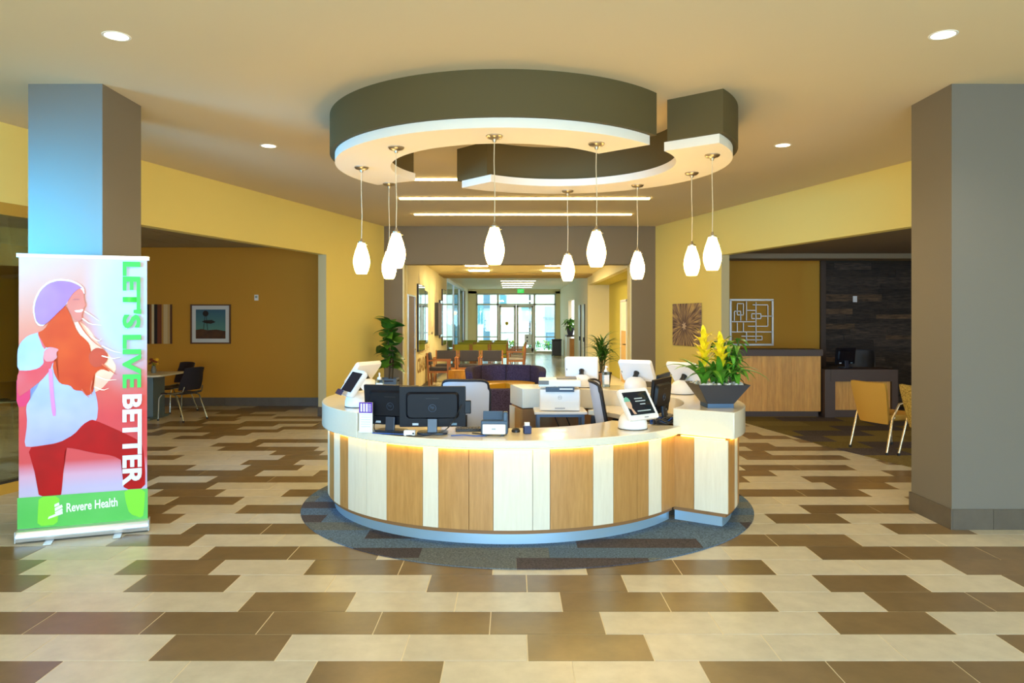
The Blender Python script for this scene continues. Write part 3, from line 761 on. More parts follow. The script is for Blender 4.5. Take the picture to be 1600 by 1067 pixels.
# monitors seen from behind
m_blackblue = mat('monitor_black', (12, 16, 26), 0.4, spec=0.3)
m_mark = mat('monitor_mark', (70, 84, 104), 0.3, 0.5)
def monitor(loc, rz, label, W=0.50, Hh=0.31, tilt=6, stand=True, zc=0.205, mark=True):
    """screen faces +Y in its own frame, its back faces -Y"""
    t = thing('monitor', label, 'monitor', loc, rz)
    M = Matrix.Translation((0, 0, zc)) @ Matrix.Rotation(R(tilt), 4, 'X')
    MB().slab(rrect(W, Hh, 0.008, 3), 0.022, M).build('housing', m_blackblue, t, bevel=0.003)
    b = MB(); o = [(x, z+0.012) for x, z in rrect(W*0.80, Hh*0.66, 0.03, 4)]; o2 = [(x, z+0.012) for x, z in rrect(W*0.74, Hh*0.58, 0.03, 4)]; n = len(o)
    b.add([(x, -0.011, z) for x, z in o]+[(x, -0.034, z) for x, z in o2], [tuple(range(n, 2*n))]+[(i, (i+1) % n, n+(i+1) % n, n+i) for i in range(n)], M)
    rcv = b.build('rear_cover', m_blackblue, t, 30)
    MB().box((0, -0.035, Hh*0.22), (W*0.2, 0.003, 0.006), M).build('vent_slot', m_black, rcv)
    if mark:
        MB().tube([(0.028*math.cos(2*PI*i/20), -0.0355, 0.028*math.sin(2*PI*i/20)-0.005) for i in range(21)], 0.0022, 5, M).build('round_logo', m_mark, rcv)
        lettering('logo_letters', 'hp', m_mark, rcv, M @ Vector((-0.014, -0.0362, -0.014)), M.to_3x3() @ Vector((1, 0, 0)), M.to_3x3() @ Vector((0, 0, 1)), 0.028, 0.028)
    MB().slab(rrect(W*0.965, Hh*0.93, 0.004, 2), 0.002, M @ Matrix.Translation((0, 0.0115, 0))).build('screen', m_screen, t)
    for x, c in ((-W*0.26, (205, 215, 225)), (W*0.32, (110, 140, 160))):
        MB().box((x, -0.0125, -Hh*0.43), (0.045, 0.002, 0.016), M).build('rear_label', mat('label_%d' % c[0], c, 0.4), t)
    if stand:
        MB().box((0, -0.03, (zc-Hh*0.30)/2+0.005), (0.075, 0.02, zc-Hh*0.30), rx=R(-6)).build('neck', mat('stand_blue_black', (38, 48, 66), 0.3), t, bevel=0.004)
        MB().prism([(x, y) for x, y in rrect(0.23, 0.17, 0.05, 5)], 0.001, 0.016).build('foot', mat('stand_blue_black', (38, 48, 66), 0.3), t, bevel=0.004)
    return t
mA = monitor((-0.60, 5.66, ZL), R(2), 'black monitor with its back turned, next to the document scanner')
MB().box((0.265, 0.0, 0.20), (0.05, 0.03, 0.10)).build('speaker', m_blackblue, mA, bevel=0.006)
mB = monitor((-0.925, 5.77, ZL), R(-15), 'black monitor with its back turned, next to the purple card holder', W=0.45)
mC = monitor((1.26, 6.36, ZL), R(60), 'black monitor turned nearly edge-on, directly behind the greeting kiosk', W=0.46, Hh=0.30, zc=0.215)
mD = monitor((1.33, 6.64, ZL), R(66), 'black monitor peeking over the edge-on one, at the rear wing', W=0.46, Hh=0.30, zc=0.235)
def cable(pts, m, label, name='cable', r=0.004):
    P = [Vector(p) for p in pts]; out = []
    for i in range(len(P)-1):
        p0, p1, p2, p3 = P[max(i-1, 0)], P[i], P[i+1], P[min(i+2, len(P)-1)]
        for k in range(6):
            s = k/6; out.append(0.5*((2*p1)+(p2-p0)*s+(2*p0-5*p1+4*p2-p3)*s*s+(3*p1-p0-3*p2+p3)*s**3))
    out.append(P[-1])
    return tag(MB().tube(out, r, 6).build(name, m, None, 60), label, 'cable')
m_bluecab = mat('blue_cable', (40, 90, 170), 0.4)
zc = ZL+0.005
cable([(-1.04, 5.74, ZL+0.10), (-1.05, 5.70, ZL+0.04), (-1.0, 5.64, zc), (-0.86, 5.57, zc), (-0.74, 5.53, zc)], m_black, 'black cable drooping behind the monitor next to the card holder')
cable([(-1.05, 5.63, zc+0.004), (-0.93, 5.60, zc+0.004), (-0.80, 5.56, zc+0.004), (-0.72, 5.58, zc+0.004)], m_bluecab, 'blue network cable lying between the two monitor feet', r=0.005)
cable([(-0.38, 5.64, ZL+0.22), (-0.44, 5.58, ZL+0.1), (-0.52, 5.55, ZL+0.03), (-0.66, 5.51, zc), (-0.78, 5.53, zc)], m_black, 'thin black cable hanging down the monitor next to the scanner')
cable([(-0.45, 5.53, zc), (-0.36, 5.56, zc), (-0.28, 5.52, zc), (-0.2, 5.53, zc)], m_bluecab, 'blue cable running from monitor foot to the document scanner')
cable([(-0.30, 5.66, zc), (-0.24, 5.62, zc), (-0.2, 5.56, zc)], m_black, 'black keyboard cable curving toward the scanner')
for i, (x, y) in enumerate(((-0.86, 5.66), (-0.82, 5.62))):
    pts = [(x+0.06*math.cos(k*0.9)*(1-0.03*k), y+0.03*math.sin(k*0.9), zc+0.004*(k % 3)+0.004*i) for k in range(14)]
    cable(pts, m_black, ('coiled black cable lying between the monitor feet', 'second loop of black cable over the coil between monitor feet')[i])
for i in range(4):
    pts = [(1.22+0.10*math.cos(k*0.8+i)+0.015*i, 6.20+0.07*math.sin(k*0.8+i*1.7)-0.02*i, zc+0.01*((k*3+i) % 5)+0.006) for k in range(16)]
    cable(pts, m_dark if i != 1 else m_bluecab, ('tangled black cable bundle at the edge-on monitor', 'blue cable within the tangle at the edge-on monitor', 'black cable looping out of the tangle toward the planter block', 'black cable coiled on top of the tangle behind the kiosk')[i], r=0.006)
kb = thing('keyboard', 'slim black keyboard lying behind the monitor beside the scanner', 'keyboard', (-0.24, 5.83, ZL), R(6))
MB().box((0, 0, 0.008), (0.40, 0.13, 0.014)).build('case', m_black, kb, bevel=0.003)
kmesh = MB().box((0, 0, 0), (0.02, 0.018, 0.006)).mesh('key', m_dark)
for j in range(5):
    for i in range(16): inst(kmesh, 'key', kb, Matrix.Translation((-0.18+i*0.024, -0.046+j*0.023, 0.018)))
ad = thing('power_adapter', 'small white power adapter among the monitor cables', 'adapter', (-0.76, 5.56, ZL))
MB().box((0, 0, 0.022), (0.085, 0.05, 0.042)).build('body', m_plastic, ad, bevel=0.008); MB().box((0.03, -0.026, 0.02), (0.012, 0.004, 0.012)).build('socket', m_dark, ad)

# purple and white card holder
ch = thing('card_holder', 'upright card holder with purple printed header over a white form', 'card holder', (-1.115, 5.72, ZL), R(-10))
MB().box((0, 0.0, 0.115), (0.105, 0.012, 0.23)).build('white_card', m_plastic, ch)
MB().box((0, -0.0075, 0.19), (0.105, 0.004, 0.08)).build('purple_header', mat('purple_print', (96, 34, 170), 0.4), ch)
for i in range(3): MB().box((-0.034+i*0.022, -0.0105, 0.19), (0.013, 0.002, 0.062)).build('header_stripe', m_plastic, ch)
for i in range(5): MB().box((0.033, -0.0105, 0.165+i*0.012), (0.022, 0.002, 0.004)).build('header_line', m_plastic, ch)
for i in range(6): MB().box((0.0, -0.0068, 0.135-i*0.018), (0.075, 0.001, 0.002)).build('form_line', mat('form_grey', (160, 160, 190), 0.5), ch)
MB().box((0, 0.03, 0.006), (0.11, 0.08, 0.01)).build('foot', m_plastic, ch)

# document scanner
sc = thing('document_scanner', 'small document scanner, white front with dark blue-grey paper tray', 'scanner', (-0.13, 5.60, ZL), R(-3))
m_slate = mat('slate_plastic', (62, 84, 108), 0.4)
MB().slab([(-0.085, 0.012), (0.085, 0.012), (0.085, 0.085), (-0.085, 0.085)], 0.05, Matrix.Translation((0, -0.055, 0)) @ Matrix.Rotation(R(-8), 4, 'X')).build('front_cover', m_plastic, sc, bevel=0.006)
MB().box((0, 0.005, 0.06), (0.20, 0.09, 0.10)).build('body', m_slate, sc, bevel=0.008)
MB().slab([(-0.09, 0), (0.06, 0), (0.06, 0.075), (-0.09, 0.075)], 0.012, Matrix.Translation((0, 0.03, 0.10)) @ Matrix.Rotation(R(-18), 4, 'X')).build('paper_tray', m_slate, sc, bevel=0.003)
MB().box((0.082, 0.0, 0.125), (0.034, 0.06, 0.10)).build('side_tower', m_slate, sc, bevel=0.008)
for x in (-0.06, 0.06): MB().box((x, -0.06, 0.006), (0.025, 0.03, 0.012)).build('foot', m_dark, sc)
MB().box((0, -0.088, 0.055), (0.03, 0.002, 0.01), rx=R(-8)).build('badge', mat('badge_grey', (150, 155, 160), 0.4), sc)
bx = thing('card_box', 'tiny dark blue box holding white cards on the low worktop', 'box', (0.115, 5.66, ZL), R(15))
MB().box((0, 0, 0.03), (0.055, 0.05, 0.058)).build('box', mat('navy_plastic', (36, 48, 92), 0.4), bx, bevel=0.004)
MB().box((0.0, 0.008, 0.065), (0.036, 0.024, 0.04)).build('card_stack', m_plastic, bx)
ms = thing('mouse', 'black computer mouse beside the document scanner', 'mouse', (0.03, 5.74, ZL), R(30))
MB().lathe([(0.032, 0.0), (0.034, 0.012), (0.026, 0.026), (0.01, 0.032)], 16).build('body', m_dark, ms, 50); MB().box((0, -0.02, 0.028), (0.006, 0.02, 0.006)).build('wheel', m_black, ms)

# sanitizer bottles
m_clear = glass_mat('clear_plastic', (225, 236, 238), 0.15, 0.1)
def bottle(loc, label, s=1.0):
    t = thing('sanitizer_bottle', label, 'bottle', loc, 0.2, scale=s)
    MB().prism(rrect(0.075, 0.05, 0.015, 4), 0.002, 0.15).build('body', m_clear, t, 40)
    MB().prism(rrect(0.068, 0.043, 0.013, 4), 0.006, 0.12).build('gel', mat('clear_gel', (214, 220, 220), 0.1), t, 40)
    MB().box((0, -0.027, 0.075), (0.05, 0.002, 0.09)).build('label_sticker', m_plastic, t)
    MB().lathe([(0.018, 0.15), (0.018, 0.168), (0.007, 0.172), (0.006, 0.195)], 12).build('collar', m_plastic, t, 40)
    MB().tube([(0, 0.01, 0.2), (0, -0.02, 0.204), (0, -0.045, 0.196)], 0.007, 8).build('pump_head', m_plastic, t, 40)
    return t
bottle((1.0, 7.98, ZH), 'clear pump bottle of sanitizer between two rear tablet kiosks', 1.1)
b2 = bottle((-1.23, 6.95, ZH), 'clear pump bottle of sanitizer with violet label, beside the left kiosk', 1.1)
MB().box((0, -0.0285, 0.10), (0.04, 0.002, 0.02)).build('violet_band', mat('violet_print', (110, 70, 190), 0.4), b2)

# printer on its stand
st = thing('printer_stand', 'small table with blue-grey metal legs carrying the white printer', 'stand', (0.48, 7.56, 0.0075))
MB().box((0, 0, 0.712), (0.52, 0.44, 0.024)).build('top', m_plastic, st, bevel=0.004)
m_leg = mat('blue_grey_metal', (110, 126, 150), 0.35, 0.6)
for x in (-0.22, 0.22):
    for y in (-0.18, 0.18): MB().box((x, y, 0.35), (0.028, 0.028, 0.70)).build('leg', m_leg, st)
MB().box((0, -0.18, 0.685), (0.42, 0.024, 0.028)).build('rail', m_leg, st)
pr = thing('printer', 'white office laser printer with flat scanner lid and dark output slot', 'printer', (0.48, 7.58, 0.732), R(-2))
MB().box((0, 0, 0.11), (0.40, 0.36, 0.21)).build('body', m_plastic, pr, bevel=0.01)
MB().box((0, -0.181, 0.052), (0.37, 0.006, 0.085)).build('paper_drawer', m_white, pr, bevel=0.004)
MB().box((0.0, -0.186, 0.03), (0.10, 0.006, 0.012)).build('drawer_grip', mat('grip_grey', (170, 172, 180), 0.4), pr)
MB().box((0.0, -0.172, 0.215), (0.28, 0.05, 0.045)).build('output_slot', mat('slot_blue', (44, 66, 92), 0.4), pr)
MB().box((0.06, -0.195, 0.222), (0.13, 0.02, 0.012)).build('paper_tab', m_white, pr)
MB().box((0, 0, 0.275), (0.42, 0.38, 0.065)).build('scanner_lid', m_plastic, pr, bevel=0.008)
MB().box((0.07, 0.0, 0.315), (0.20, 0.16, 0.012), rx=R(4)).build('feeder_tray', mat('feeder_grey', (90, 90, 96), 0.4), pr)
MB().box((-0.16, -0.175, 0.285), (0.10, 0.05, 0.04)).build('control_panel', mat('panel_brown', (92, 84, 74), 0.3), pr)
MB().tube([(0.018*math.cos(2*PI*i/18), -0.1825, 0.135+0.018*math.sin(2*PI*i/18)) for i in range(19)], 0.0016, 5).build('round_logo', mat('logo_grey', (160, 164, 172), 0.4), pr)
lettering('logo_letters', 'hp', MATS['logo_grey'], pr, (-0.009, -0.1832, 0.127), (1, 0, 0), (0, 0, 1), 0.018, 0.018)
for i, x in enumerate((0.50, 0.62)):
    o = thing('power_plug', 'amber power plug hanging under the printer table', 'plug', (x+0.02, 7.76, 0.30), group='amber plugs under the printer')
    MB().lathe([(0.022, 0), (0.028, 0.03), (0.02, 0.07), (0.008, 0.1)], 12).build('plug_body', mat('amber_plastic', (224, 150, 30), 0.4), o, 50)
    MB().tube([(0, 0, 0.1), (-0.03, 0.02, 0.22), (-0.10, 0.04, 0.385)], 0.005, 6).build('lead', m_dark, o)

# office chairs behind the desk
m_mesh = mat('pale_mesh_back', (206, 208, 222), 0.6)
m_chairblk = mat('chair_black', (34, 34, 42), 0.5)
def office_chair(loc, rz, label, mback=None):
    t = thing('office_chair', label, 'office chair', loc, rz)     # faces +Y, back toward -Y
    def bk(u, v): 
        wd = 0.47*(1-0.10*(1-v))*(1-0.12*max(0, v-0.8)/0.2*abs(2*u-1)**4)
        x = (u-0.5)*wd; z = 0.50+v*0.57-0.03*abs(2*u-1)**6*(v > 0.9)
        return (x, -0.22-0.10*v+0.09*(2*u-1)**2, z)
    MB().grid(bk, 12, 10, t=0.016).build('backrest', mback or m_mesh, t, 50)
    def ring(i):
        s = i/48*4
        if s < 1: u, v = s, 0
        elif s < 2: u, v = 1, s-1
        elif s < 3: u, v = 3-s, 1
        else: u, v = 0, 4-s
        p = Vector(bk(u, v)); p.y += 0.008; return p
    MB().tube([ring(i) for i in range(49)], 0.014, 8).build('back_frame', m_chairblk, t, 60)
    MB().prism([(x, y) for x, y in rrect(0.50, 0.48, 0.12, 5)], 0.43, 0.50).build('seat', m_chairblk, t, bevel=0.02)
    MB().tube([(0, -0.20, 0.44), (0, -0.29, 0.48), (0, -0.27, 0.75)], 0.025, 8).build('spine', m_chairblk, t, 60)
    MB().lathe([(0.035, 0.10), (0.035, 0.25), (0.022, 0.25), (0.022, 0.43)], 14).build('gas_lift', m_chairblk, t, 40)
    lg = MB().tube([(0, 0, 0.11), (0.16, 0, 0.10), (0.30, 0, 0.06)], [0.028, 0.022, 0.016], 8).mesh('leg', m_chairblk, 60)
    cs = MB().tube([(0.30, -0.012, 0.028), (0.30, 0.012, 0.028)], 0.027, 12).mesh('caster', m_black, 40)
    for k in range(5):
        M = Matrix.Rotation(2*PI*k/5+0.3, 4, 'Z'); inst(cs, 'caster', inst(lg, 'leg', t, M), Matrix.Identity(4))
    for s in (-1, 1):
        MB().tube([(s*0.25, -0.05, 0.45), (s*0.29, -0.05, 0.50), (s*0.29, -0.03, 0.66)], 0.014, 8).build('arm_post', m_chairblk, t, 60)
        MB().box((s*0.29, 0.02, 0.675), (0.07, 0.24, 0.025)).build('armrest', m_chairblk, t, bevel=0.01)
    return t
office_chair((-0.42, 7.20, 0.0075), R(-4), 'office chair with pale mesh back facing away, behind the monitors')
office_chair((1.02, 6.85, 0.0075), R(-97), 'office chair seen side-on with leaning dark-edged back, by the printer')

# ================================================================== ROLL-UP BANNER
BL, BR = Vector((-3.634, 5.50)), Vector((-2.83, 5.83))
bd = (BR-BL); BWID = bd.length; bd = bd/BWID; brz = math.atan2(bd.y, bd.x)
bc = (BL+BR)/2
ban = thing('rollup_banner', 'tall roll-up banner with smiling hiker print, green LETS LIVE lettering and a silver base', 'banner', (bc.x, bc.y, 0), brz)
m_silver = mat('silver_case', (214, 220, 226), 0.28, 0.7)
# banner frame: local x along the width, local -y is the printed side
def onb(px_, py_):
    """picture column/row -> (x, z) on the printed plane"""
    n = Vector((bd.y, -bd.x)); t = (px_-800)/FPX
    d2 = Vector((t, 1.0)); s = (bc+n*0.006).dot(n)/d2.dot(n)
    P = d2*s; return ((P-bc).dot(bd), EYE-(py_-HOR)/FPX*s)
def zA(x, y): return onb(15+x/4.448, 385+y/4.448)
def zB(x, y): return onb(15+x/4.27, 615+y/4.27)
W2 = BWID/2
base = MB(); prof = [(-0.05, 0.012), (0.05, 0.012), (0.062, 0.03), (0.062, 0.06), (0.045, 0.085), (0.012, 0.095), (-0.012, 0.095), (-0.045, 0.085), (-0.062, 0.06), (-0.062, 0.03)]
n = len(prof)
base.add([(-W2, y, z) for y, z in prof]+[(W2, y, z) for y, z in prof], [tuple(range(n)), tuple(range(n, 2*n))[::-1]]+[(i, n+i, n+(i+1) % n, (i+1) % n) for i in range(n)])
base.build('base_case', m_silver, ban, 35)
for x in (-W2-0.004, W2+0.004): MB().box((x, 0, 0.05), (0.010, 0.12, 0.085)).build('end_cap', mat('end_cap_silver', (190, 196, 202), 0.4, 0.5), ban, bevel=0.004)
for x in (-0.22, 0.23): MB().box((x, -0.10, 0.006), (0.055, 0.12, 0.010)).build('foot', m_alu, ban, bevel=0.003)
for x in (-0.22, 0.23): MB().box((x, 0.06, 0.006), (0.055, 0.08, 0.010)).build('foot', m_alu, ban, bevel=0.003)
ZT = 2.10
MB().box((0, 0.012, ZT+0.012), (BWID+0.015, 0.028, 0.034)).build('top_rail', m_silver, ban, bevel=0.006)
MB().tube([(0, 0.03, 0.09), (0, 0.03, ZT)], 0.010, 8).build('support_pole', m_alu, ban, 60)
# printed backdrop: sunrise pinks, done as flat print
mp = bpy.data.materials.new('banner_print'); mp.use_nodes = True
nt = mp.node_tree; N = nt.nodes; L = nt.links; b = N['Principled BSDF']; b.inputs['Roughness'].default_value = 0.6; b.inputs['Specular IOR Level'].default_value = 0.12
tc = N.new('ShaderNodeTexCoord'); sx = N.new('ShaderNodeSeparateXYZ'); L.new(tc.outputs['Object'], sx.inputs[0])
mr = N.new('ShaderNodeMapRange'); mr.inputs[1].default_value = 0.1; mr.inputs[2].default_value = 2.1; L.new(sx.outputs['Z'], mr.inputs[0])
cr_ = N.new('ShaderNodeValToRGB'); L.new(mr.outputs[0], cr_.inputs[0])
e = cr_.color_ramp.elements
stops = [(0.0, (214, 206, 226)), (0.14, (196, 182, 214)), (0.19, (216, 166, 190)), (0.24, (216, 84, 84)), (0.40, (222, 76, 74)), (0.55, (224, 98, 78)), (0.75, (224, 122, 92)), (0.9, (216, 142, 118)), (1.0, (208, 154, 134))]
e[0].position, e[0].color = stops[0][0], rgb(stops[0][1]); e[1].position, e[1].color = stops[1][0], rgb(stops[1][1])
for p_, c_ in stops[2:]:
    q_ = e.new(p_); q_.color = rgb(c_)
gx = N.new('ShaderNodeVectorMath'); gx.operation = 'SUBTRACT'; gx.inputs[1].default_value = (0.30, 0, 1.75); L.new(tc.outputs['Object'], gx.inputs[0])
gm = N.new('ShaderNodeVectorMath'); gm.operation = 'MULTIPLY'; gm.inputs[1].default_value = (2.1, 0, 1.0); L.new(gx.outputs[0], gm.inputs[0])
gl_ = N.new('ShaderNodeVectorMath'); gl_.operation = 'LENGTH'; L.new(gm.outputs[0], gl_.inputs[0])
gr = N.new('ShaderNodeMapRange'); gr.inputs[1].default_value = 0.25; gr.inputs[2].default_value = 0.75; gr.inputs[3].default_value = 1.0; gr.inputs[4].default_value = 0.0
gr.interpolation_type = 'SMOOTHSTEP'; L.new(gl_.outputs['Value'], gr.inputs[0])
gmx = N.new('ShaderNodeMix'); gmx.data_type = 'RGBA'; L.new(gr.outputs[0], gmx.inputs[0]); L.new(cr_.outputs[0], gmx.inputs[6]); gmx.inputs[7].default_value = rgb((190, 186, 190))
L.new(gmx.outputs[2], b.inputs['Base Color'])
MB().box((0, 0, (0.09+ZT)/2), (BWID-0.02, 0.004, ZT-0.09)).build('canvas', mp, ban)
canvas = children(ban)[-1]
layer = [0]
def shape(name, pts, c, c2=None, rough=0.45):
    layer[0] += 1
    m = mat('print_%s_%d_%d' % (name, c[0], c[1]), c, rough, var=(3.0, 0.0, 2) if c2 else None, c2=c2, spec=0.12)
    y = -0.0025-0.0003*layer[0]
    # smooth the outline a little so it reads as a photograph's contour
    P = [Vector(p) for p in pts]; Q = []
    for i in range(len(P)):
        a_, b_ = P[i], P[(i+1) % len(P)]
        Q += [a_*0.8+b_*0.2, a_*0.2+b_*0.8]
    vs = [(p.x, y, p.y) for p in Q]
    me = bpy.data.meshes.new(name); bm = bmesh.new()
    f = bm.faces.new([bm.verts.new(v) for v in vs]); bmesh.ops.triangulate(bm, faces=[f], ngon_method='EAR_CLIP')
    bm.to_mesh(me); bm.free(); me.materials.append(m)
    o = bpy.data.objects.new(name, me); COL.objects.link(o); o.parent = canvas
    return o
A = lambda pts: [zA(*p) for p in pts]
B = lambda pts: [zB(*p) for p in pts]
shape('hair_glow', A([(440,530),(490,522),(560,580),(620,680),(700,760),(745,840),(710,910),(640,990),(580,1020),(560,900),(540,700)]), (246, 206, 160), (240, 160, 130))
shape('printed_bag', B([(46,-130),(150,-140),(140,10),(112,84),(46,92)]), (226, 60, 92))
shape('printed_shirt', A([(232,590),(190,600),(125,620),(75,668),(53,725),(53,862),(130,864),(215,850),(215,930),(150,1050)])+B([(108,82),(118,200),(96,352),(150,356),(330,328),(430,272),(490,204),(545,172),(582,182),(592,80),(560,-60)])+A([(560,1010),(450,960),(330,700)]), (194, 182, 204), (164, 160, 200))
shape('printed_trousers', B([(120,362),(240,344),(330,328),(430,272),(490,204),(545,172),(600,190),(750,256),(862,312),(890,352),(905,500),(905,632),(762,640),(756,560),(756,450),(690,414),(560,396),(430,366),(368,360),(360,500),(346,668),(336,681),(195,688),(190,622),(160,500)]), (196, 18, 14), (164, 22, 16))
shape('printed_arm', A([(53,862),(130,864),(200,848),(238,812),(232,770),(245,718),(290,697),(345,712),(330,790),(300,806),(280,862),(222,930),(130,1003),(53,1052)]), (226, 62, 62), (222, 96, 92))
shape('printed_strap', A([(190,598),(225,588),(262,690),(238,720)])+[], (228, 90, 84))
shape('printed_strap', A([(268,850),(298,850),(305,1000)])+B([(312,146),(285,152),(268,0)]), (226, 130, 176))
shape('printed_hair', A([(385,405),(420,470),(436,520),(470,600),(520,640),(556,680),(560,735),(600,800),(645,820),(705,875),(640,850),(600,872),(572,930),(588,1000),(545,1042),(510,1005),(450,1000),(420,965),(350,955),(310,890),(296,820),(330,785),(345,715),(295,698),(250,705),(215,640),(192,600),(240,578),(285,508),(335,456)]), (226, 78, 28), (206, 58, 24))
shape('printed_camera', A([(548,755),(575,720),(605,703),(650,712),(684,750),(680,792),(645,830),(590,842),(555,810)]), (214, 78, 48), (190, 66, 44))
shape('printed_hand', A([(240,722),(288,698),(345,714),(322,742),(334,770),(300,798),(255,802),(234,776)]), (230, 136, 126), (222, 112, 104))
shape('hat_rim_light', A([(178,522),(160,440),(172,368),(208,296),(266,244),(340,225),(424,232),(480,256),(518,290),(522,335),(500,300),(240,552),(202,552)]), (255, 240, 246))
shape('printed_face', A([(478,280),(514,312),(518,372),(531,410),(515,428),(512,456),(500,470),(506,498),(494,518),(462,520),(430,482),(395,410),(410,366),(440,322)]), (224, 120, 96), (214, 100, 80))
shape('printed_smile', A([(448,446),(480,442),(516,436),(500,456),(466,458)]), (255, 240, 232))
shape('printed_eye', A([(432,372),(452,362),(486,364),(486,372),(455,374)]), (196, 96, 84))
shape('printed_brow', A([(424,352),(450,338),(490,340),(490,346),(452,346)]), (214, 110, 92))
shape('printed_beanie', A([(182,515),(170,440),(182,372),(217,302),(272,255),(340,236),(420,243),(475,266),(508,290),(478,294),(440,325),(410,370),(388,410),(335,460),(285,510),(240,546),(207,543)]), (182, 116, 166), (164, 100, 152))
def wisp(pts, w_, c):
    P = [Vector(p) for p in pts]; up = []; dn = []
    for i, p in enumerate(P):
        d = (P[min(i+1, len(P)-1)]-P[max(i-1, 0)]).normalized(); nn_ = Vector((-d.y, d.x))*w_*(1-0.8*i/(len(P)-1))
        up.append(zA(*(p+nn_))); dn.append(zA(*(p-nn_)))
    shape('printed_wisp', up+dn[::-1], c)
for q_ in ([(520,450),(570,480),(625,520)], [(505,500),(560,540),(640,548)], [(640,690),(720,728),(785,742)], [(640,760),(720,780),(770,770)], [(600,900),(680,930),(745,925)], [(590,975),(650,1000),(690,985)], [(560,620),(620,660),(640,640)]): wisp(q_, 5, (252, 226, 190))
for q_ in ([(478,520),(520,590),(580,660),(665,722)], [(640,815),(700,860),(745,895)], [(575,930),(560,1000),(575,1035)], [(500,990),(530,1030),(555,1050)]): wisp(q_, 6, (222, 96, 60))
gband = B([(57,695),(480,664),(920,632),(921,836),(480,870),(60,905)])
m_gr = (72, 186, 66)
layer[0] += 1
gy = -0.0025-0.0003*layer[0]
gpts = B([(52,696),(922,632),(922,836),(52,906)])
MB().add([(p[0], gy, p[1]) for p in gpts], [(3, 2, 1, 0)]).build('green_band', mat('print_green', m_gr, 0.45, var=(2.0, 0.0, 2), c2=(100, 196, 90)), canvas)
shape('leg_through_band', B([(195,688),(336,681),(326,780),(320,872),(186,884),(190,780)]), (134, 222, 66))
shape('leg_through_band', B([(764,640),(905,632),(900,740),(890,832),(800,800),(775,720)]), (134, 222, 66))
# lettering, turned a quarter so that it reads downward
ly = -0.0025-0.0003*(layer[0]+3)
def vertical_text(name, s, c, zx0, zx1, top, bot):
    """zx0/zx1: left and right picture columns of the letters; top/bot: rows of start and end"""
    (xa, _), (xb, _) = onb(zx0, (top+bot)/2), onb(zx1, (top+bot)/2)
    z1 = onb((zx0+zx1)/2, top)[1]; z0 = onb((zx0+zx1)/2, bot)[1]
    lettering(name, s, mat('print_'+name, c, 0.45), canvas, (xa, ly, z1), (0, 0, -1), (1, 0, 0), z1-z0, xb-xa, 0.035)
vertical_text('green_lettering', "LET'S", (48, 186, 52), 191.5, 220.5, 409, 513)
vertical_text('green_lettering', 'LIVE', (64, 208, 76), 191.5, 220.5, 523, 606)
vertical_text('white_lettering', 'BETTER', (232, 236, 238), 191.5, 221.5, 616, 758)
x0, z0 = onb(104, 801); x1, z1 = onb(184, 795); _, z2 = onb(104, 786)
lettering('maker_name', 'Revere Health', mat('print_white', (236, 238, 230), 0.4), canvas, (x0, ly, z0+0.004), (x1-x0, 0, 0.014), (0, 0, 1), x1-x0, (z2-z0)*0.95, 0.022)
for q in ([(300,738),(330,724),(334,742),(300,756)], [(302,762),(350,738),(356,756),(304,784)], [(302,790),(352,762),(356,776),(310,806)], [(256,836),(262,820),(354,780),(356,800)]):
    pts = B(q); MB().add([(p[0], ly, p[1]) for p in pts], [(0, 1, 2, 3)]).build('logo_bar', MATS['print_white'], canvas)

# ================================================================== PLANTS
def leaf_mesh(name, m, L, wd, droop=0.5, fold=0.25, seg=8, shape_=0.5, tipw=0.0, rise=0.0):
    """leaf growing along +X, arching; fold lifts the edges"""
    b = MB(); vs = []
    for i in range(seg+1):
        s = i/seg; a = rise-droop*s*1.0
        x = L*s*math.cos(a*0.8); z = L*s*math.sin(a)
        w_ = wd*max(0.02, (math.sin(PI*min(1.0, s**shape_)))**0.8 if shape_ else (1-s)**0.7) + tipw*s
        vs += [(x, -w_/2, z+fold*w_), (x, 0, z), (x, w_/2, z+fold*w_)]
    fs = []
    for i in range(seg):
        a, c = 3*i, 3*i+3
        fs += [(a, c, c+1, a+1), (a+1, c+1, c+2, a+2)]
    return b.add(vs, fs).mesh(name, m, 60)
def strap_mesh(name, m, L, wd, droop, rise, seg=9):
    b = MB(); vs = []; x = z = 0.0; a = rise
    for i in range(seg+1):
        s = i/seg; w_ = wd*(1-s**2.2)**0.8*(0.75+0.5*s*(1-s)*2)+0.002
        vs += [(x, -w_/2, z+0.18*w_), (x, 0, z), (x, w_/2, z+0.18*w_)]
        x += L/seg*math.cos(a); z += L/seg*math.sin(a); a -= droop/seg
    fs = []
    for i in range(seg):
        q, c = 3*i, 3*i+3
        fs += [(q, c, c+1, q+1), (q+1, c+1, c+2, q+2)]
    return b.add(vs, fs).mesh(name, m, 60)

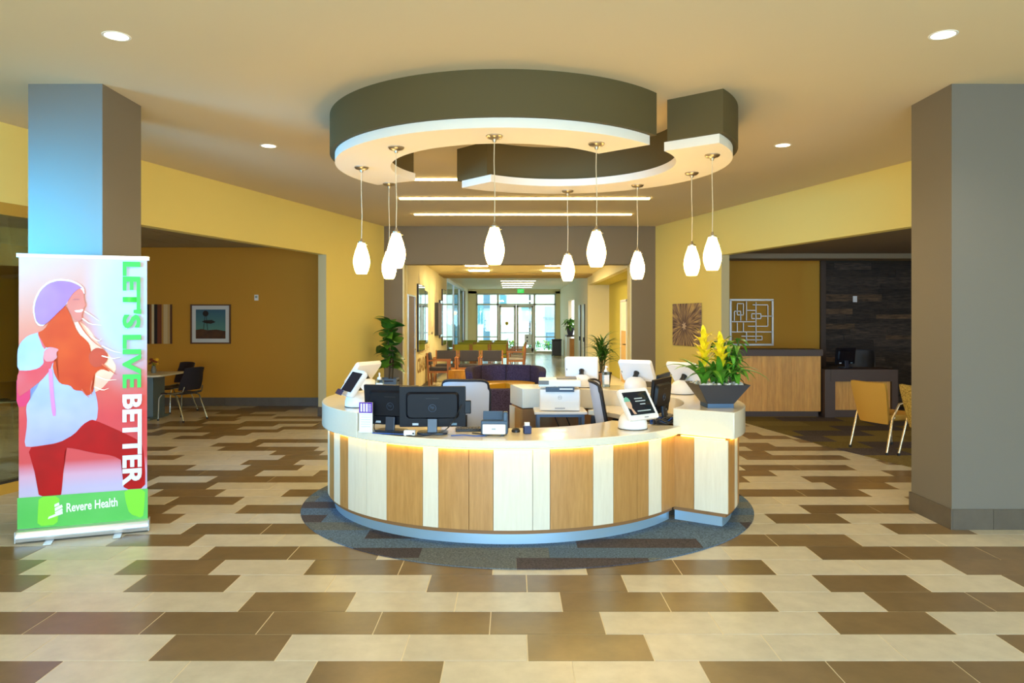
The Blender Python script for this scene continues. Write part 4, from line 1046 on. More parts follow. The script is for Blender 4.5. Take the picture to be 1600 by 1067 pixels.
# fiddle-leaf fig by the corridor opening
fig = thing('fiddle_leaf_fig', 'fiddle-leaf fig with broad dark leaves in a square grey-blue planter', 'potted plant', (-2.28, 13.9, 0))
MB().lathe([(0.17, 0.0), (0.23, 0.55), (0.205, 0.55), (0.20, 0.50)], 4, cap=True, M=Matrix.Rotation(PI/4, 4, 'Z')).build('planter', mat('grey_blue_planter', (96, 114, 134), 0.5), fig)
MB().lathe([(0.19, 0.50), (0.19, 0.515)], 12).build('soil', m_soil, fig)
for i, (dx, dy) in enumerate(((0, 0), (0.05, 0.03))):
    MB().tube([(dx, dy, 0.5), (dx+0.02, dy, 0.9), (dx-0.03, dy+0.02, 1.3), (dx-0.01, dy, 1.62-0.15*i)], [0.018, 0.015, 0.012, 0.008], 8).build('stem', m_stem, fig, 60)
fl = [leaf_mesh('leaf', m_leaf, 0.34, 0.30, 0.5, 0.10, 8, 0.62), leaf_mesh('leaf', m_leaf, 0.30, 0.27, 0.9, 0.12, 8, 0.6)]
rnd = random.Random(3)
for i in range(34):
    s = i/33; zz = 0.74+0.86*s; a = i*2.4+rnd.uniform(-.3, .3)
    pitch = R(-(10+45*s)+rnd.uniform(-18, 18)); sc_ = rnd.uniform(0.75, 1.05)
    M = Matrix.Translation((0.02*math.cos(a), 0.02*math.sin(a), zz)) @ Matrix.Rotation(a, 4, 'Z') @ Matrix.Rotation(pitch, 4, 'Y') @ Matrix.Rotation(rnd.uniform(-.6, .6), 4, 'X') @ Matrix.Scale(sc_, 4)
    inst(fl[i % 2], 'leaf', fig, M)

# planter on the right block: bromeliads and a leafy bush in a tapered square bowl
PC = (1.70, 6.22); prz = R(2)
bowl = thing('planter_bowl', 'dark grey tapered square bowl planted with yellow bromeliads, a leafy bush and white pebbles', 'potted plant', (PC[0], PC[1], ZH), prz)
m_bowl = mat('charcoal_ceramic', (60, 60, 66), 0.4)
def frustum(mb, w0, w1, z0, z1):
    a, c = w0/2, w1/2
    mb.add([(-a,-a,z0),(a,-a,z0),(a,a,z0),(-a,a,z0),(-c,-c,z1),(c,-c,z1),(c,c,z1),(-c,c,z1)], [(0,3,2,1),(0,1,5,4),(1,2,6,5),(2,3,7,6),(3,0,4,7)])
bb = MB(); frustum(bb, 0.215, 0.215, 0.0, 0.035); bb.build('foot', mat('blue_grey_foot', (52, 84, 116), 0.4), bowl)
bb = MB(); frustum(bb, 0.22, 0.425, 0.034, 0.195)
c, d_ = 0.425/2, 0.40/2
bb.add([(-c,-c,.195),(c,-c,.195),(c,c,.195),(-c,c,.195),(-d_,-d_,.195),(d_,-d_,.195),(d_,d_,.195),(-d_,d_,.195),(-d_*.9,-d_*.9,.16),(d_*.9,-d_*.9,.16),(d_*.9,d_*.9,.16),(-d_*.9,d_*.9,.16)],
       [(0,1,5,4),(1,2,6,5),(2,3,7,6),(3,0,4,7),(4,5,9,8),(5,6,10,9),(6,7,11,10),(7,4,8,11),(8,9,10,11)])
bb.build('bowl', m_bowl, bowl, bevel=0.003)
pb = [MB().lathe([(0.004, -0.010), (0.013, -0.005), (0.016, 0.001), (0.011, 0.009), (0.003, 0.012)], 7).mesh('pebble', m_pebble, 60)]
for i in range(120):
    M = Matrix.Translation((rnd.uniform(-.185, .185), rnd.uniform(-.185, .185), 0.182+rnd.uniform(0, .016))) @ Euler((rnd.uniform(-.5, .5), rnd.uniform(-.5, .5), rnd.uniform(0, 6))).to_matrix().to_4x4() @ Matrix.Diagonal((rnd.uniform(.8, 1.5), rnd.uniform(.7, 1.1), rnd.uniform(.7, 1.1), 1))
    inst(pb[0], 'pebble', bowl, M)
straps = [strap_mesh('leaf', m_leaf2, 0.40, 0.055, 1.7, 1.15), strap_mesh('leaf', m_leaf2, 0.36, 0.052, 1.2, 1.3), strap_mesh('leaf', m_leaf2, 0.44, 0.052, 2.0, 1.0)]
bracts = [strap_mesh('bract', m_bract, 0.13, 0.030, 0.9, 1.1, 6), strap_mesh('bract', m_bract, 0.105, 0.026, 1.6, 0.9, 6)]
for j, (bx_, by_, hh, nlv) in enumerate(((-0.12, -0.04, 0.34, 14), (0.0, -0.10, 0.29, 16), (-0.02, 0.02, 0.0, 6))):
    for i in range(nlv):
        a = i*2.4+j; M = Matrix.Translation((bx_, by_, 0.18)) @ Matrix.Rotation(a, 4, 'Z') @ Matrix.Scale(rnd.uniform(.75, 1.1), 4)
        inst(straps[i % 3], 'leaf', bowl, M)
    if not hh: continue
    MB().tube([(bx_, by_, 0.18), (bx_+0.005, by_, 0.18+hh*0.8), (bx_, by_, 0.18+hh+0.06)], [0.012, 0.012, 0.006], 8).build('flower_stem', m_bract, bowl, 60)
    for i in range(34):
        s = i/33; a = i*2.4
        M = Matrix.Translation((bx_, by_, 0.18+hh*0.42+s*(hh*0.58+0.05))) @ Matrix.Rotation(a, 4, 'Z') @ Matrix.Rotation(R(-22*s+8), 4, 'Y') @ Matrix.Diagonal((1.25-0.4*abs(s-0.4), 1.5, 1.15, 1))
        inst(bracts[i % 2], 'bract', bowl, M)
bush = [leaf_mesh('leaf', m_leaf, 0.12, 0.045, 1.0, 0.2, 6, 0.6), leaf_mesh('leaf', m_leaf2, 0.10, 0.04, 1.3, 0.2, 6, 0.6), leaf_mesh('leaf', m_leaf2, 0.13, 0.05, 0.8, 0.2, 6, 0.6)]
for k in range(7):
    a = k*2*PI/7; r0 = 0.07 if k else 0
    bx_, by_ = 0.115+r0*math.cos(a)*0.8, 0.03+r0*math.sin(a); hh = rnd.uniform(0.28, 0.40)+(0.06 if k == 3 else 0)
    tip = (bx_+0.03*math.cos(a), by_+0.03*math.sin(a), 0.18+hh)
    MB().tube([(bx_, by_, 0.18), tip], 0.004, 6).build('stem', m_stem, bowl)
    for i in range(20):
        s = 0.15+0.85*i/19; p = Vector((bx_, by_, 0.18)).lerp(Vector(tip), s)
        M = Matrix.Translation(p) @ Matrix.Rotation(i*2.4+k, 4, 'Z') @ Matrix.Rotation(R(rnd.uniform(-35, 10)), 4, 'Y') @ Matrix.Scale(rnd.uniform(.7, 1.15), 4)
        inst(bush[i % 3], 'leaf', bowl, M)

# spiky palm in the corridor recess
palm = thing('potted_palm', 'spiky dark green palm in a round pot beside the corridor recess', 'potted plant', (2.0, 16.6, 0))
MB().lathe([(0.15, 0), (0.20, 0.42), (0.215, 0.44), (0.215, 0.47), (0.19, 0.47), (0.18, 0.42)], 20).build('pot', mat('dark_pot', (64, 58, 52), 0.6), palm, 40)
MB().lathe([(0.18, 0.42), (0.18, 0.43)], 16).build('soil', m_soil, palm)
pf = [strap_mesh('frond', m_leaf, 0.66, 0.055, 1.5, 1.0, 10), strap_mesh('frond', m_leaf, 0.60, 0.05, 1.0, 0.7, 10), strap_mesh('frond', m_leaf, 0.56, 0.05, 1.6, 0.5, 10)]
for k, (x, y, zz) in enumerate(((0, 0, 0.95), (0.06, 0.03, 0.75), (-0.06, 0.02, 0.85), (0.0, 0.05, 0.6))):
    MB().tube([(x*0.5, y*0.5, 0.43), (x, y, zz)], 0.014, 8).build('stem', m_stem, palm, 60)
    for i in range(22):
        M = Matrix.Translation((x, y, zz+0.01*i-0.05)) @ Matrix.Rotation(i*2.4+k, 4, 'Z') @ Matrix.Rotation(R(rnd.uniform(-35, 15)), 4, 'Y') @ Matrix.Scale(rnd.uniform(.65, 1.0), 4)
        inst(pf[i % 3], 'frond', palm, M)

# ================================================================== CAFE BEHIND THE LEFT OPENING
m_navy = mat('navy_plastic_shell', (26, 28, 48), 0.45)
m_legs = mat('silver_tube', (196, 206, 206), 0.25, 0.9)
def cafe_chair(loc, rz, label):
    t = thing('cafe_chair', label, 'chair', loc, rz)      # faces +Y, back at -Y
    def seat(u, v): return ((u-0.5)*0.46*(0.9+0.1*v), -0.21+0.43*v, 0.45+0.02*(2*u-1)**2-0.02*math.sin(PI*v)-(0.03*(v-0.85)/0.15 if v > 0.85 else 0))
    MB().grid(seat, 8, 10, t=0.02).build('seat', m_navy, t, 60)
    def back(u, v): return ((u-0.5)*(0.40+0.06*math.sin(PI*min(1, v+0.25))), -0.20-0.11*v+0.05*(2*u-1)**2, 0.50+0.37*v-0.015*(2*u-1)**4*v)
    MB().grid(back, 8, 8, t=-0.016).build('backrest', m_navy, t, 60)
    for s in (-1, 1):
        MB().tube([(s*0.21, 0.20, 0.43), (s*0.235, 0.245, 0.36), (s*0.24, 0.26, 0.02)], 0.012, 8).build('leg', m_legs, t, 60)
        MB().tube([(s*0.21, -0.02, 0.43), (s*0.23, -0.14, 0.40), (s*0.25, -0.29, 0.02)], 0.012, 8).build('leg', m_legs, t, 60)
        MB().tube([(s*0.21, 0.20, 0.43), (s*0.22, 0.0, 0.435), (s*0.20, -0.22, 0.47), (s*0.19, -0.25, 0.56)], 0.011, 8).build('side_rail', m_legs, t, 60)
        for y in (0.26, -0.29): MB().lathe([(0.017, 0), (0.017, 0.025)], 10, (s*(0.24 if y > 0 else 0.25), y, 0)).build('glide', m_black, t)
    return t
cafe_chair((-5.40, 12.25, 0), R(68), 'navy plastic chair with silver legs at the cafe table, nearest the framed print')
cafe_chair((-6.02, 13.35, 0), R(150), 'navy plastic chair on the far side of the cafe table, by the vase')
cafe_chair((-7.55, 11.0, 0), R(-40), 'navy plastic chair seen through the glass partition left of the banner')
tb = thing('cafe_table', 'white topped cafe table on a grey-blue pedestal behind the banner', 'table', (-6.25, 12.45, 0))
MB().prism(rrect(1.25, 1.0, 0.08, 4), 0.715, 0.745).build('tabletop', mat('table_white', (222, 220, 206), 0.35), tb, bevel=0.006)
MB().box((0.33, 0, 0.38), (0.10, 0.42, 0.68)).build('pedestal', mat('pedestal_grey', (104, 128, 140), 0.4, 0.3), tb, bevel=0.005)
MB().box((-0.35, 0, 0.38), (0.10, 0.42, 0.68)).build('pedestal', MATS['pedestal_grey'], tb, bevel=0.005)
for x in (0.33, -0.35): MB().box((x, 0, 0.02), (0.12, 0.70, 0.036)).build('foot', MATS['pedestal_grey'], tb, bevel=0.005)
vz = thing('flower_vase', 'small grey vase with yellow and russet flowers on the cafe table', 'vase', (-5.98, 12.5, 0.7455))
MB().lathe([(0.035, 0), (0.045, 0.05), (0.03, 0.10), (0.035, 0.12)], 14).build('vase', mat('vase_grey', (120, 124, 120), 0.4), vz, 50)
ft = MB().lathe([(0.004, -0.01), (0.035, 0.0), (0.03, 0.015), (0.008, 0.025)], 9)
fy = ft.mesh('flower', mat('yellow_petals', (238, 190, 40), 0.6), 50); fr = ft.mesh('flower', mat('russet_petals', (140, 66, 40), 0.6), 50)
for i in range(9):
    a = i*2.4; M = Matrix.Translation((0.05*math.cos(a), 0.05*math.sin(a), 0.16+0.02*(i % 4))) @ Euler((0.6*math.sin(a), 0.6*math.cos(a), 0)).to_matrix().to_4x4()
    inst(fy if i % 3 == 0 else fr, 'flower', vz, M)
    MB().tube([(0, 0, 0.11), (0.05*math.cos(a), 0.05*math.sin(a), 0.16+0.02*(i % 4))], 0.003, 5).build('stem', m_leaf, vz)

# framed windmill print and striped panel on the ochre wall (wall face y = 14.2)
WY = 14.2
def at(px_, py_, Y): return ((px_-800)*Y/FPX, EYE-(py_-HOR)*Y/FPX)
x0, z1 = at(298.5, 475.5, WY); x1, z0 = at(361, 537, WY)
fp = thing('framed_picture', 'square framed windmill print with wide white mat on the ochre cafe wall', 'picture', ((x0+x1)/2, WY-0.002, z0))
W_, H_ = x1-x0, z1-z0
m_fr = mat('walnut_frame', (96, 60, 30), 0.5)
for cx, cz, sx_, sz_ in ((0, 0.0125, W_, 0.025), (0, H_-0.0125, W_, 0.025), (-W_/2+0.0125, H_/2, 0.025, H_-0.05), (W_/2-0.0125, H_/2, 0.025, H_-0.05)):
    MB().box((cx, -0.018, cz), (sx_, 0.034, sz_)).build('frame', m_fr, fp)
MB().box((0, -0.008, H_/2), (W_-0.05, 0.012, H_-0.05)).build('mat_board', mat('mat_white', (214, 218, 220), 0.6), fp)
pw_, ph_ = W_*0.74, H_*0.74; pz0 = H_/2-ph_/2-0.0
msk = bpy.data.materials.new('dusk_print'); msk.use_nodes = True; nn = msk.node_tree.nodes; ll = msk.node_tree.links
tc = nn.new('ShaderNodeTexCoord'); sp = nn.new('ShaderNodeSeparateXYZ'); ll.new(tc.outputs['Generated'], sp.inputs[0])
cr2 = nn.new('ShaderNodeValToRGB'); ll.new(sp.outputs['Z'], cr2.inputs[0]); el = cr2.color_ramp.elements
el[0].position = 0.0; el[0].color = rgb((92, 150, 128)); el[1].position = 1.0; el[1].color = rgb((44, 92, 122))
ll.new(cr2.outputs[0], nn['Principled BSDF'].inputs['Base Color'])
MB().box((0, -0.0155, H_/2), (pw_, 0.003, ph_)).build('print_sky', msk, fp)
m_sil = mat('print_silhouette', (34, 24, 22), 0.7)
gr_ = [(-pw_/2, 0), (pw_/2, 0), (pw_/2, ph_*0.26), (pw_*0.2, ph_*0.31), (-pw_*0.1, ph_*0.29), (-pw_*0.3, ph_*0.33), (-pw_/2, ph_*0.30)]
MB().slab([(x, z+pz0) for x, z in gr_], 0.002, Matrix.Translation((0, -0.0185, 0))).build('print_ground', mat('print_earth', (52, 32, 24), 0.7, var=(6, 0.4), c2=(96, 58, 26)), fp)
wx = -pw_*0.17
for q in ([(wx-0.045, .3), (wx-0.035, .3), (wx-0.008, .82), (wx-0.014, .82)], [(wx+0.045, .3), (wx+0.035, .3), (wx+0.008, .82), (wx+0.014, .82)]):
    MB().slab([(x, z*ph_+pz0) for x, z in q], 0.002, Matrix.Translation((0, -0.0185, 0))).build('print_tower', m_sil, fp)
MB().slab([(wx+0.055*math.cos(2*PI*i/18), pz0+ph_*0.86+0.055*math.sin(2*PI*i/18)) for i in range(18)], 0.002, Matrix.Translation((0, -0.0185, 0))).build('print_wheel', m_sil, fp)
MB().slab([(wx-0.07, pz0+ph_*0.58), (wx-0.02, pz0+ph_*0.63), (wx+0.12, pz0+ph_*0.64), (wx+0.19, pz0+ph_*0.57), (wx+0.10, pz0+ph_*0.51), (wx, pz0+ph_*0.53)], 0.002, Matrix.Translation((0, -0.0185, 0))).build('print_tree', m_sil, fp)
x1, z1 = at(269.5, 475.5, WY); x0, z0 = at(196, 537, WY)
sp_ = thing('striped_panel', 'wall panel of vertical wood strips in black, cream and brown beside the banner', 'wall art', ((x0+x1)/2, WY-0.002, z0))
cols = [(150, 96, 44), (30, 22, 22), (206, 160, 90), (96, 56, 30), (190, 140, 66), (226, 210, 170), (24, 18, 20), (176, 128, 60), (110, 76, 34), (214, 190, 140), (30, 22, 24), (40, 28, 26), (196, 150, 80), (28, 20, 22), (206, 170, 110), (120, 58, 26)]
xx = -(x1-x0)/2; k = 0; rr = random.Random(5)
while xx < (x1-x0)/2-0.01:
    sw = min(rr.choice((0.035, 0.045, 0.06, 0.08)), (x1-x0)/2-xx); th = rr.choice((0.02, 0.028, 0.036))
    c = cols[(k*5+3) % len(cols)]; MB().box((xx+sw/2, -th/2, (z1-z0)/2), (sw-0.002, th, z1-z0)).build('strip', mat('strip_%d_%d' % c[:2], c, 0.5), sp_)
    xx += sw; k += 1
x0, z0 = at(401, 465, WY)
th_ = thing('thermostat', 'small white thermostat on the ochre cafe wall', 'thermostat', (x0, WY-0.001, z0-0.055))
MB().box((0, -0.012, 0.055), (0.075, 0.022, 0.11)).build('case', m_plastic, th_, bevel=0.005); MB().box((0, -0.024, 0.068), (0.045, 0.002, 0.04)).build('display', mat('lcd', (150, 170, 160), 0.3), th_)

# ================================================================== FLOWER PICTURE ON THE RIGHT WALL
fa = Vector((RX(14.09), 14.09)); fb = Vector((RX(13.12), 13.12)); fd = (fb-fa); fl_ = fd.length; fd /= fl_
fn = Vector((-fd.y, fd.x)); fn = fn if fn.x < 0 else -fn
fc = (fa+fb)/2+fn*0.004
fa_rz = math.atan2(fd.y, fd.x)
mfl = bpy.data.materials.new('agave_print'); mfl.use_nodes = True; nn = mfl.node_tree.nodes; ll = mfl.node_tree.links
tc = nn.new('ShaderNodeTexCoord'); mpn = nn.new('ShaderNodeMapping'); mpn.inputs['Location'].default_value = (0.06, 0, -0.36)
ll.new(tc.outputs['Object'], mpn.inputs[0])
sx = nn.new('ShaderNodeSeparateXYZ'); ll.new(mpn.outputs[0], sx.inputs[0])
an = nn.new('ShaderNodeMath'); an.operation = 'ARCTAN2'; ll.new(sx.outputs['Z'], an.inputs[0]); ll.new(sx.outputs['X'], an.inputs[1])
ln = nn.new('ShaderNodeVectorMath'); ln.operation = 'LENGTH'; ll.new(mpn.outputs[0], ln.inputs[0])
cmb = nn.new('ShaderNodeCombineXYZ'); ma = nn.new('ShaderNodeMath'); ma.operation = 'MULTIPLY'; ma.inputs[1].default_value = 7.0; ll.new(an.outputs[0], ma.inputs[0])
mb_ = nn.new('ShaderNodeMath'); mb_.operation = 'MULTIPLY'; mb_.inputs[1].default_value = 2.2; ll.new(ln.outputs['Value'], mb_.inputs[0])
ll.new(ma.outputs[0], cmb.inputs[0]); ll.new(mb_.outputs[0], cmb.inputs[1])
nz = nn.new('ShaderNodeTexNoise'); nz.inputs['Scale'].default_value = 1.6; nz.inputs['Detail'].default_value = 6; ll.new(cmb.outputs[0], nz.inputs['Vector'])
crf = nn.new('ShaderNodeValToRGB'); el = crf.color_ramp.elements; el[0].position = 0.36; el[0].color = rgb((70, 50, 62)); el[1].position = 0.66; el[1].color = rgb((206, 176, 120))
e2 = el.new(0.5); e2.color = rgb((132, 108, 100)); ll.new(nz.outputs['Fac'], crf.inputs[0])
mxx = nn.new('ShaderNodeMix'); mxx.data_type = 'RGBA'; mrr = nn.new('ShaderNodeMapRange'); mrr.inputs[1].default_value = 0.03; mrr.inputs[2].default_value = 0.22
ll.new(ln.outputs['Value'], mrr.inputs[0]); ll.new(mrr.outputs[0], mxx.inputs[0]); mxx.inputs[6].default_value = rgb((66, 44, 74)); ll.new(crf.outputs[0], mxx.inputs[7])
ll.new(mxx.outputs[2], nn['Principled BSDF'].inputs['Base Color'])
fpic = thing('flower_picture', 'unframed canvas print of a spiky purple-brown bloom on the yellow wall', 'picture', (fc.x, fc.y, 1.16), fa_rz)
MB().box((0, -0.014, 0.385), (fl_, 0.026, 0.77)).build('canvas', mfl, fpic, bevel=0.01)
ptl = leaf_mesh('petal', mat('pale_petal', (200, 180, 170), 0.5), 0.10, 0.035, 0.2, 0.1, 5, 0.6)
for i in range(7):
    inst(ptl, 'printed_petal', fpic, Matrix.Translation((-0.06, -0.030, 0.36)) @ Matrix.Rotation(i*0.9, 4, 'Y') @ Matrix.Rotation(R(90), 4, 'X') @ Matrix.Diagonal((0.9, 1, 0.05, 1)))

# ================================================================== SIDE ROOM ON THE RIGHT
rd = thing('reception_counter', 'tall reception counter with upright oak boards under a dark brown top', 'counter', (4.50, 12.75, 0.0085))
cx0, cx1 = 3.70-4.50, 5.18-4.50
MB().box(((cx0+cx1)/2, 0.04, 0.04), (cx1-cx0-0.06, 0.40, 0.08)).build('plinth', m_darkwood, rd)
MB().box(((cx0+cx1)/2, 0.05, 0.55), (cx1-cx0, 0.44, 0.94)).build('carcass', m_darkwood, rd)
x = cx0; k = 0
while x < cx1-0.02:
    wd = min((0.085, 0.14, 0.11, 0.16)[k % 4], cx1-x)
    MB().box((x+wd/2, -0.18, 0.555), (wd-0.002, 0.02, 0.93)).build('board', m_oak, rd); x += wd; k += 1
MB().box(((cx0+cx1)/2, 0.02, 1.075), (cx1-cx0+0.04, 0.52, 0.11)).build('top', m_darkwood, rd, bevel=0.004)
d2 = thing('side_desk', 'lower desk with dark brown frame and oak front board beside the tall counter', 'desk', (5.75, 12.75, 0.0085))
MB().box((-0.46, 0, 0.40), (0.17, 0.6, 0.80)).build('side_panel', m_darkwood, d2); MB().box((0.62, 0, 0.40), (0.10, 0.6, 0.80)).build('side_panel', m_darkwood, d2)
MB().box((0.1, 0, 0.70), (1.1, 0.62, 0.20)).build('top', m_darkwood, d2)
for i in range(4): MB().box((-0.24+i*0.23, -0.24, 0.36), (0.228, 0.02, 0.48)).build('front_board', m_oak, d2)
MB().box((0.1, -0.22, 0.06), (1.0, 0.02, 0.12)).build('plinth', m_darkwood, d2)
monitor((5.72, 12.85, 0.809), R(20), 'dark monitor on the side desk before the plank wall', W=0.42, Hh=0.28, mark=False)
x0, z1 = at(1140, 467, 14.76); x1, z0 = at(1208.5, 540, 14.76)
ma_ = thing('metal_wall_art', 'square silver metal wall grille of interlocking rectangles on the ochre wall', 'wall art', (x0, 14.77, z0))
S_ = (x1-x0)/380.0; m_pewter = mat('pewter', (176, 178, 182), 0.35, 0.6)
def bar(xa, ya, xb, yb, t=7):
    xa, xb = sorted((xa, xb)); ya, yb = sorted((ya, yb))
    if xb-xa < yb-ya: xa -= t/2; xb += t/2
    else: ya -= t/2; yb += t/2
    MB().box(((xa+xb)/2*S_, -0.012, (380-(ya+yb)/2)*S_*(z1-z0)/(x1-x0)), ((xb-xa)*S_, 0.02, (yb-ya)*S_)).build('bar', m_pewter, ma_)
for q in ((0, 8, 380, 8, 16), (0, 372, 380, 372, 16), (8, 0, 8, 380, 16), (372, 0, 372, 380, 16), (145, 16, 145, 180), (228, 16, 228, 365), (65, 38, 65, 130), (65, 38, 118, 38), (118, 38, 118, 130), (65, 130, 118, 130), (40, 100, 40, 180), (40, 100, 95, 100), (95, 100, 95, 180), (10, 185, 228, 185),
          (145, 93, 228, 93), (190, 120, 270, 120), (190, 120, 190, 160), (190, 160, 270, 160), (270, 120, 270, 160), (270, 140, 372, 140), (200, 48, 330, 48), (330, 48, 330, 222), (160, 222, 330, 222), (10, 268, 372, 268), (118, 190, 118, 268), (145, 268, 145, 372), (100, 303, 280, 303), (100, 333, 280, 333), (280, 303, 280, 333), (65, 190, 65, 268)):
    bar(*q)
lg = thing('wall_ledge', 'thin metal ledge under the metal wall grille', 'shelf', (4.76, 14.79, 1.035)); MB().box((0, -0.03, 0.006), (0.86, 0.05, 0.012)).build('plate', m_pewter, lg); MB().box((0, -0.008, -0.02), (0.8, 0.012, 0.04)).build('bracket', m_pewter, lg)
sw = thing('wall_switch', 'white switch plate on the dark reclaimed plank wall', 'switch', (6.76, 14.765, 1.98)); MB().box((0, -0.006, 0.06), (0.08, 0.01, 0.12)).build('plate', m_plastic, sw); MB().box((0, -0.014, 0.06), (0.02, 0.008, 0.04)).build('toggle', m_white, sw)
def guest_chair(loc, rz, label, m):
    t = thing('guest_chair', label, 'chair', loc, rz)      # faces +Y
    def back(u, v):
        wd = 0.44+0.13*v**0.8-0.03*max(0, v-0.85)/0.15
        return ((u-0.5)*wd, -0.24-0.10*v-0.03*(1-(2*u-1)**2), 0.36+0.50*v)
    MB().grid(back, 10, 10, t=-0.035).build('backrest', m, t, 60)
    MB().prism([(x, y) for x, y in rrect(0.52, 0.50, 0.06, 4)], 0.40, 0.47).build('seat', m, t, bevel=0.015)
    for s in (-1, 1):
        MB().tube([(s*0.285, 0.0, 0.63), (s*0.285, -0.16, 0.60), (s*0.29, -0.26, 0.44), (s*0.30, -0.36, 0.025)], 0.0155, 8).build('leg', mat('champagne_metal', (206, 190, 160), 0.25, 0.8), t, 60)
        MB().tube([(s*0.285, 0.0, 0.63), (s*0.285, 0.18, 0.60), (s*0.29, 0.25, 0.44), (s*0.30, 0.30, 0.025)], 0.0155, 8).build('leg', MATS['champagne_metal'], t, 60)
        MB().tube([(s*0.22, -0.15, 0.42), (s*0.292, -0.24, 0.44)], 0.01, 8).build('bracket', MATS['champagne_metal'], t)
        for y in (-0.362, 0.302): MB().lathe([(0.018, 0), (0.018, 0.03)], 10, (s*0.30, y, 0)).build('glide', m_black, t)
    return t
m_must = mat('mustard_fabric', (196, 148, 56), 0.8, bump=(160, 0.15))
guest_chair((4.76, 9.40, 0.009), math.atan2(0.30, 0.95)-PI/2, 'mustard upholstered guest chair with metal legs, turned toward the side room', m_must)
mpat = mat('patterned_fabric', (206, 180, 96), 0.8, var=(55, 0.2, 1), c2=(116, 92, 34))
guest_chair((5.03, 8.72, 0.009), math.atan2(0.12, 0.99)-PI/2, 'guest chair in speckled yellow fabric, half hidden by the grey column', mpat)
office_chair((6.25, 13.45, 0.009), R(150), 'black office chair behind the side desk', m_chairblk)

# ================================================================== WAITING AREA IN THE CORRIDOR
m_charc = mat('charcoal_vinyl', (58, 52, 58), 0.5)
m_lime = mat('lime_vinyl', (176, 172, 46), 0.5)
def wait_chair(loc, rz, label, m, m2=None, group=None, arms=True):
    t = thing('waiting_chair', label, 'chair', loc, rz, group)   # faces -Y
    MB().box((0, 0.23, 0.67), (0.50, 0.06, 0.29), rx=R(-8)).build('backrest', m, t, bevel=0.012)
    MB().box((0, -0.02, 0.425), (0.50, 0.50, 0.075)).build('seat', m2 or m, t, bevel=0.012)
    MB().box((0, -0.25, 0.365), (0.52, 0.03, 0.05)).build('front_rail', m_chairwood, t)
    for s in (-1, 1):
        MB().box((s*0.275, -0.24, 0.32), (0.035, 0.045, 0.64)).build('leg', m_chairwood, t)
        MB().box((s*0.275, 0.24, 0.41), (0.035, 0.045, 0.82), rx=R(-4)).build('leg', m_chairwood, t)
        MB().box((s*0.275, -0.01, 0.635), (0.045, 0.52, 0.03)).build('armrest', m_chairwood, t)
        MB().box((s*0.275, 0.0, 0.36), (0.028, 0.46, 0.05)).build('side_rail', m_chairwood, t)
    return t
c0 = wait_chair((-1.75, 19.75, 0), 0, 'charcoal waiting chair facing the desk, nearest the corridor wall lettering', m_charc, group='charcoal chairs in a row of three')
copy_tree(c0, (-1.14, 19.75, 0), 0, 'charcoal waiting chair facing the desk, in the middle of its row of three')
copy_tree(c0, (-0.53, 19.75, 0), 0, 'charcoal waiting chair facing the desk, at the aisle end of its row of three')
wait_chair((-1.80, 18.5, 0), R(90), 'charcoal waiting chair with its side against the corridor wall lettering', m_charc)
rows = (('directly behind the charcoal chairs', 25.0), ('in the middle of three rows', 27.4), ('in the row nearest the exit', 30.0))
g0 = None
for rn, y in rows:
    for sn, x in (('glass partition seat', -1.66), ('centre seat', -1.05), ('aisle seat', -0.44)):
        lb = 'lime green chair seen from behind, %s %s' % (sn, rn)
        if g0 is None: g0 = wait_chair((x, y, 0), PI, lb, m_lime, group='lime green chairs in rows')
        else: copy_tree(g0, (x, y, 0), PI, lb)
m_stripe = mat('white_stripe_fabric', (226, 222, 214), 0.7, var=(1, 0.0), c2=(150, 150, 160))
for i, y in enumerate((23.3, 25.2, 27.2)):
    wait_chair((0.12+0.06*i, y, 0), R(-90), ('wooden chair with pale striped seat turned sideways, closest to the curved sofas', 'wooden chair with pale striped seat turned sideways, middle of the aisle row', 'wooden chair with pale striped seat turned sideways, closest to the exit doors')[i], m_lime, m_stripe)
stool = thing('drum_table', 'round honey wood drum table beside the curved sofa', 'table', (-1.32, 18.0, 0))
MB().lathe([(0.21, 0.0), (0.215, 0.38), (0.205, 0.40)], 28).build('drum', m_oak, stool, 40); MB().lathe([(0.213, 0.40), (0.213, 0.42)], 28).build('top', m_oak, stool)
# sofas
m_tweed = mat('purple_tweed', (84, 74, 116), 0.95, var=(70, 0.0, 2), c2=(36, 32, 62), bump=(90, 0.3))
m_gold_seat = mat('gold_vinyl', (226, 172, 46), 0.5)
sA = thing('curved_sofa', 'curved sofa with purple tweed back and golden seat facing the desk', 'sofa', (-0.12, 13.95, 0))
def arcshell(r0, r1, a0, a1, z0, z1, lean, n=28):
    b = MB(); vs = []
    for i in range(n+1):
        t = R(a0+(a1-a0)*i/n); c, s = math.cos(t), math.sin(t)
        e = 1-0.12*(abs(2*i/n-1)**6)
        vs += [(r0*c, r0*s, z0), (r1*c, r1*s, z0), ((r1+lean)*c, (r1+lean)*s, z1*e), ((r0+lean)*c, (r0+lean)*s, z1*e)]
    fs = [(0, 1, 2, 3), tuple(4*n+k for k in (3, 2, 1, 0))]
    for i in range(n):
        a, c = 4*i, 4*i+4
        for k in range(4): fs.append((a+(k+1) % 4, a+k, c+k, c+(k+1) % 4))
    return b.add(vs, fs)
arcshell(0.56, 0.70, -10, 195, 0.06, 0.76, 0.06).build('backrest', m_tweed, sA, 40, 0.03, 3)
MB().ring(0, 0, 0.02, 0.55, -70, 235, 0.10, 0.46, 48).build('seat', m_gold_seat, sA, 40, 0.02, 3)
MB().ring(0, 0, 0.14, 0.62, -5, 190, 0.0, 0.10, 24).build('plinth', m_darkwood, sA)
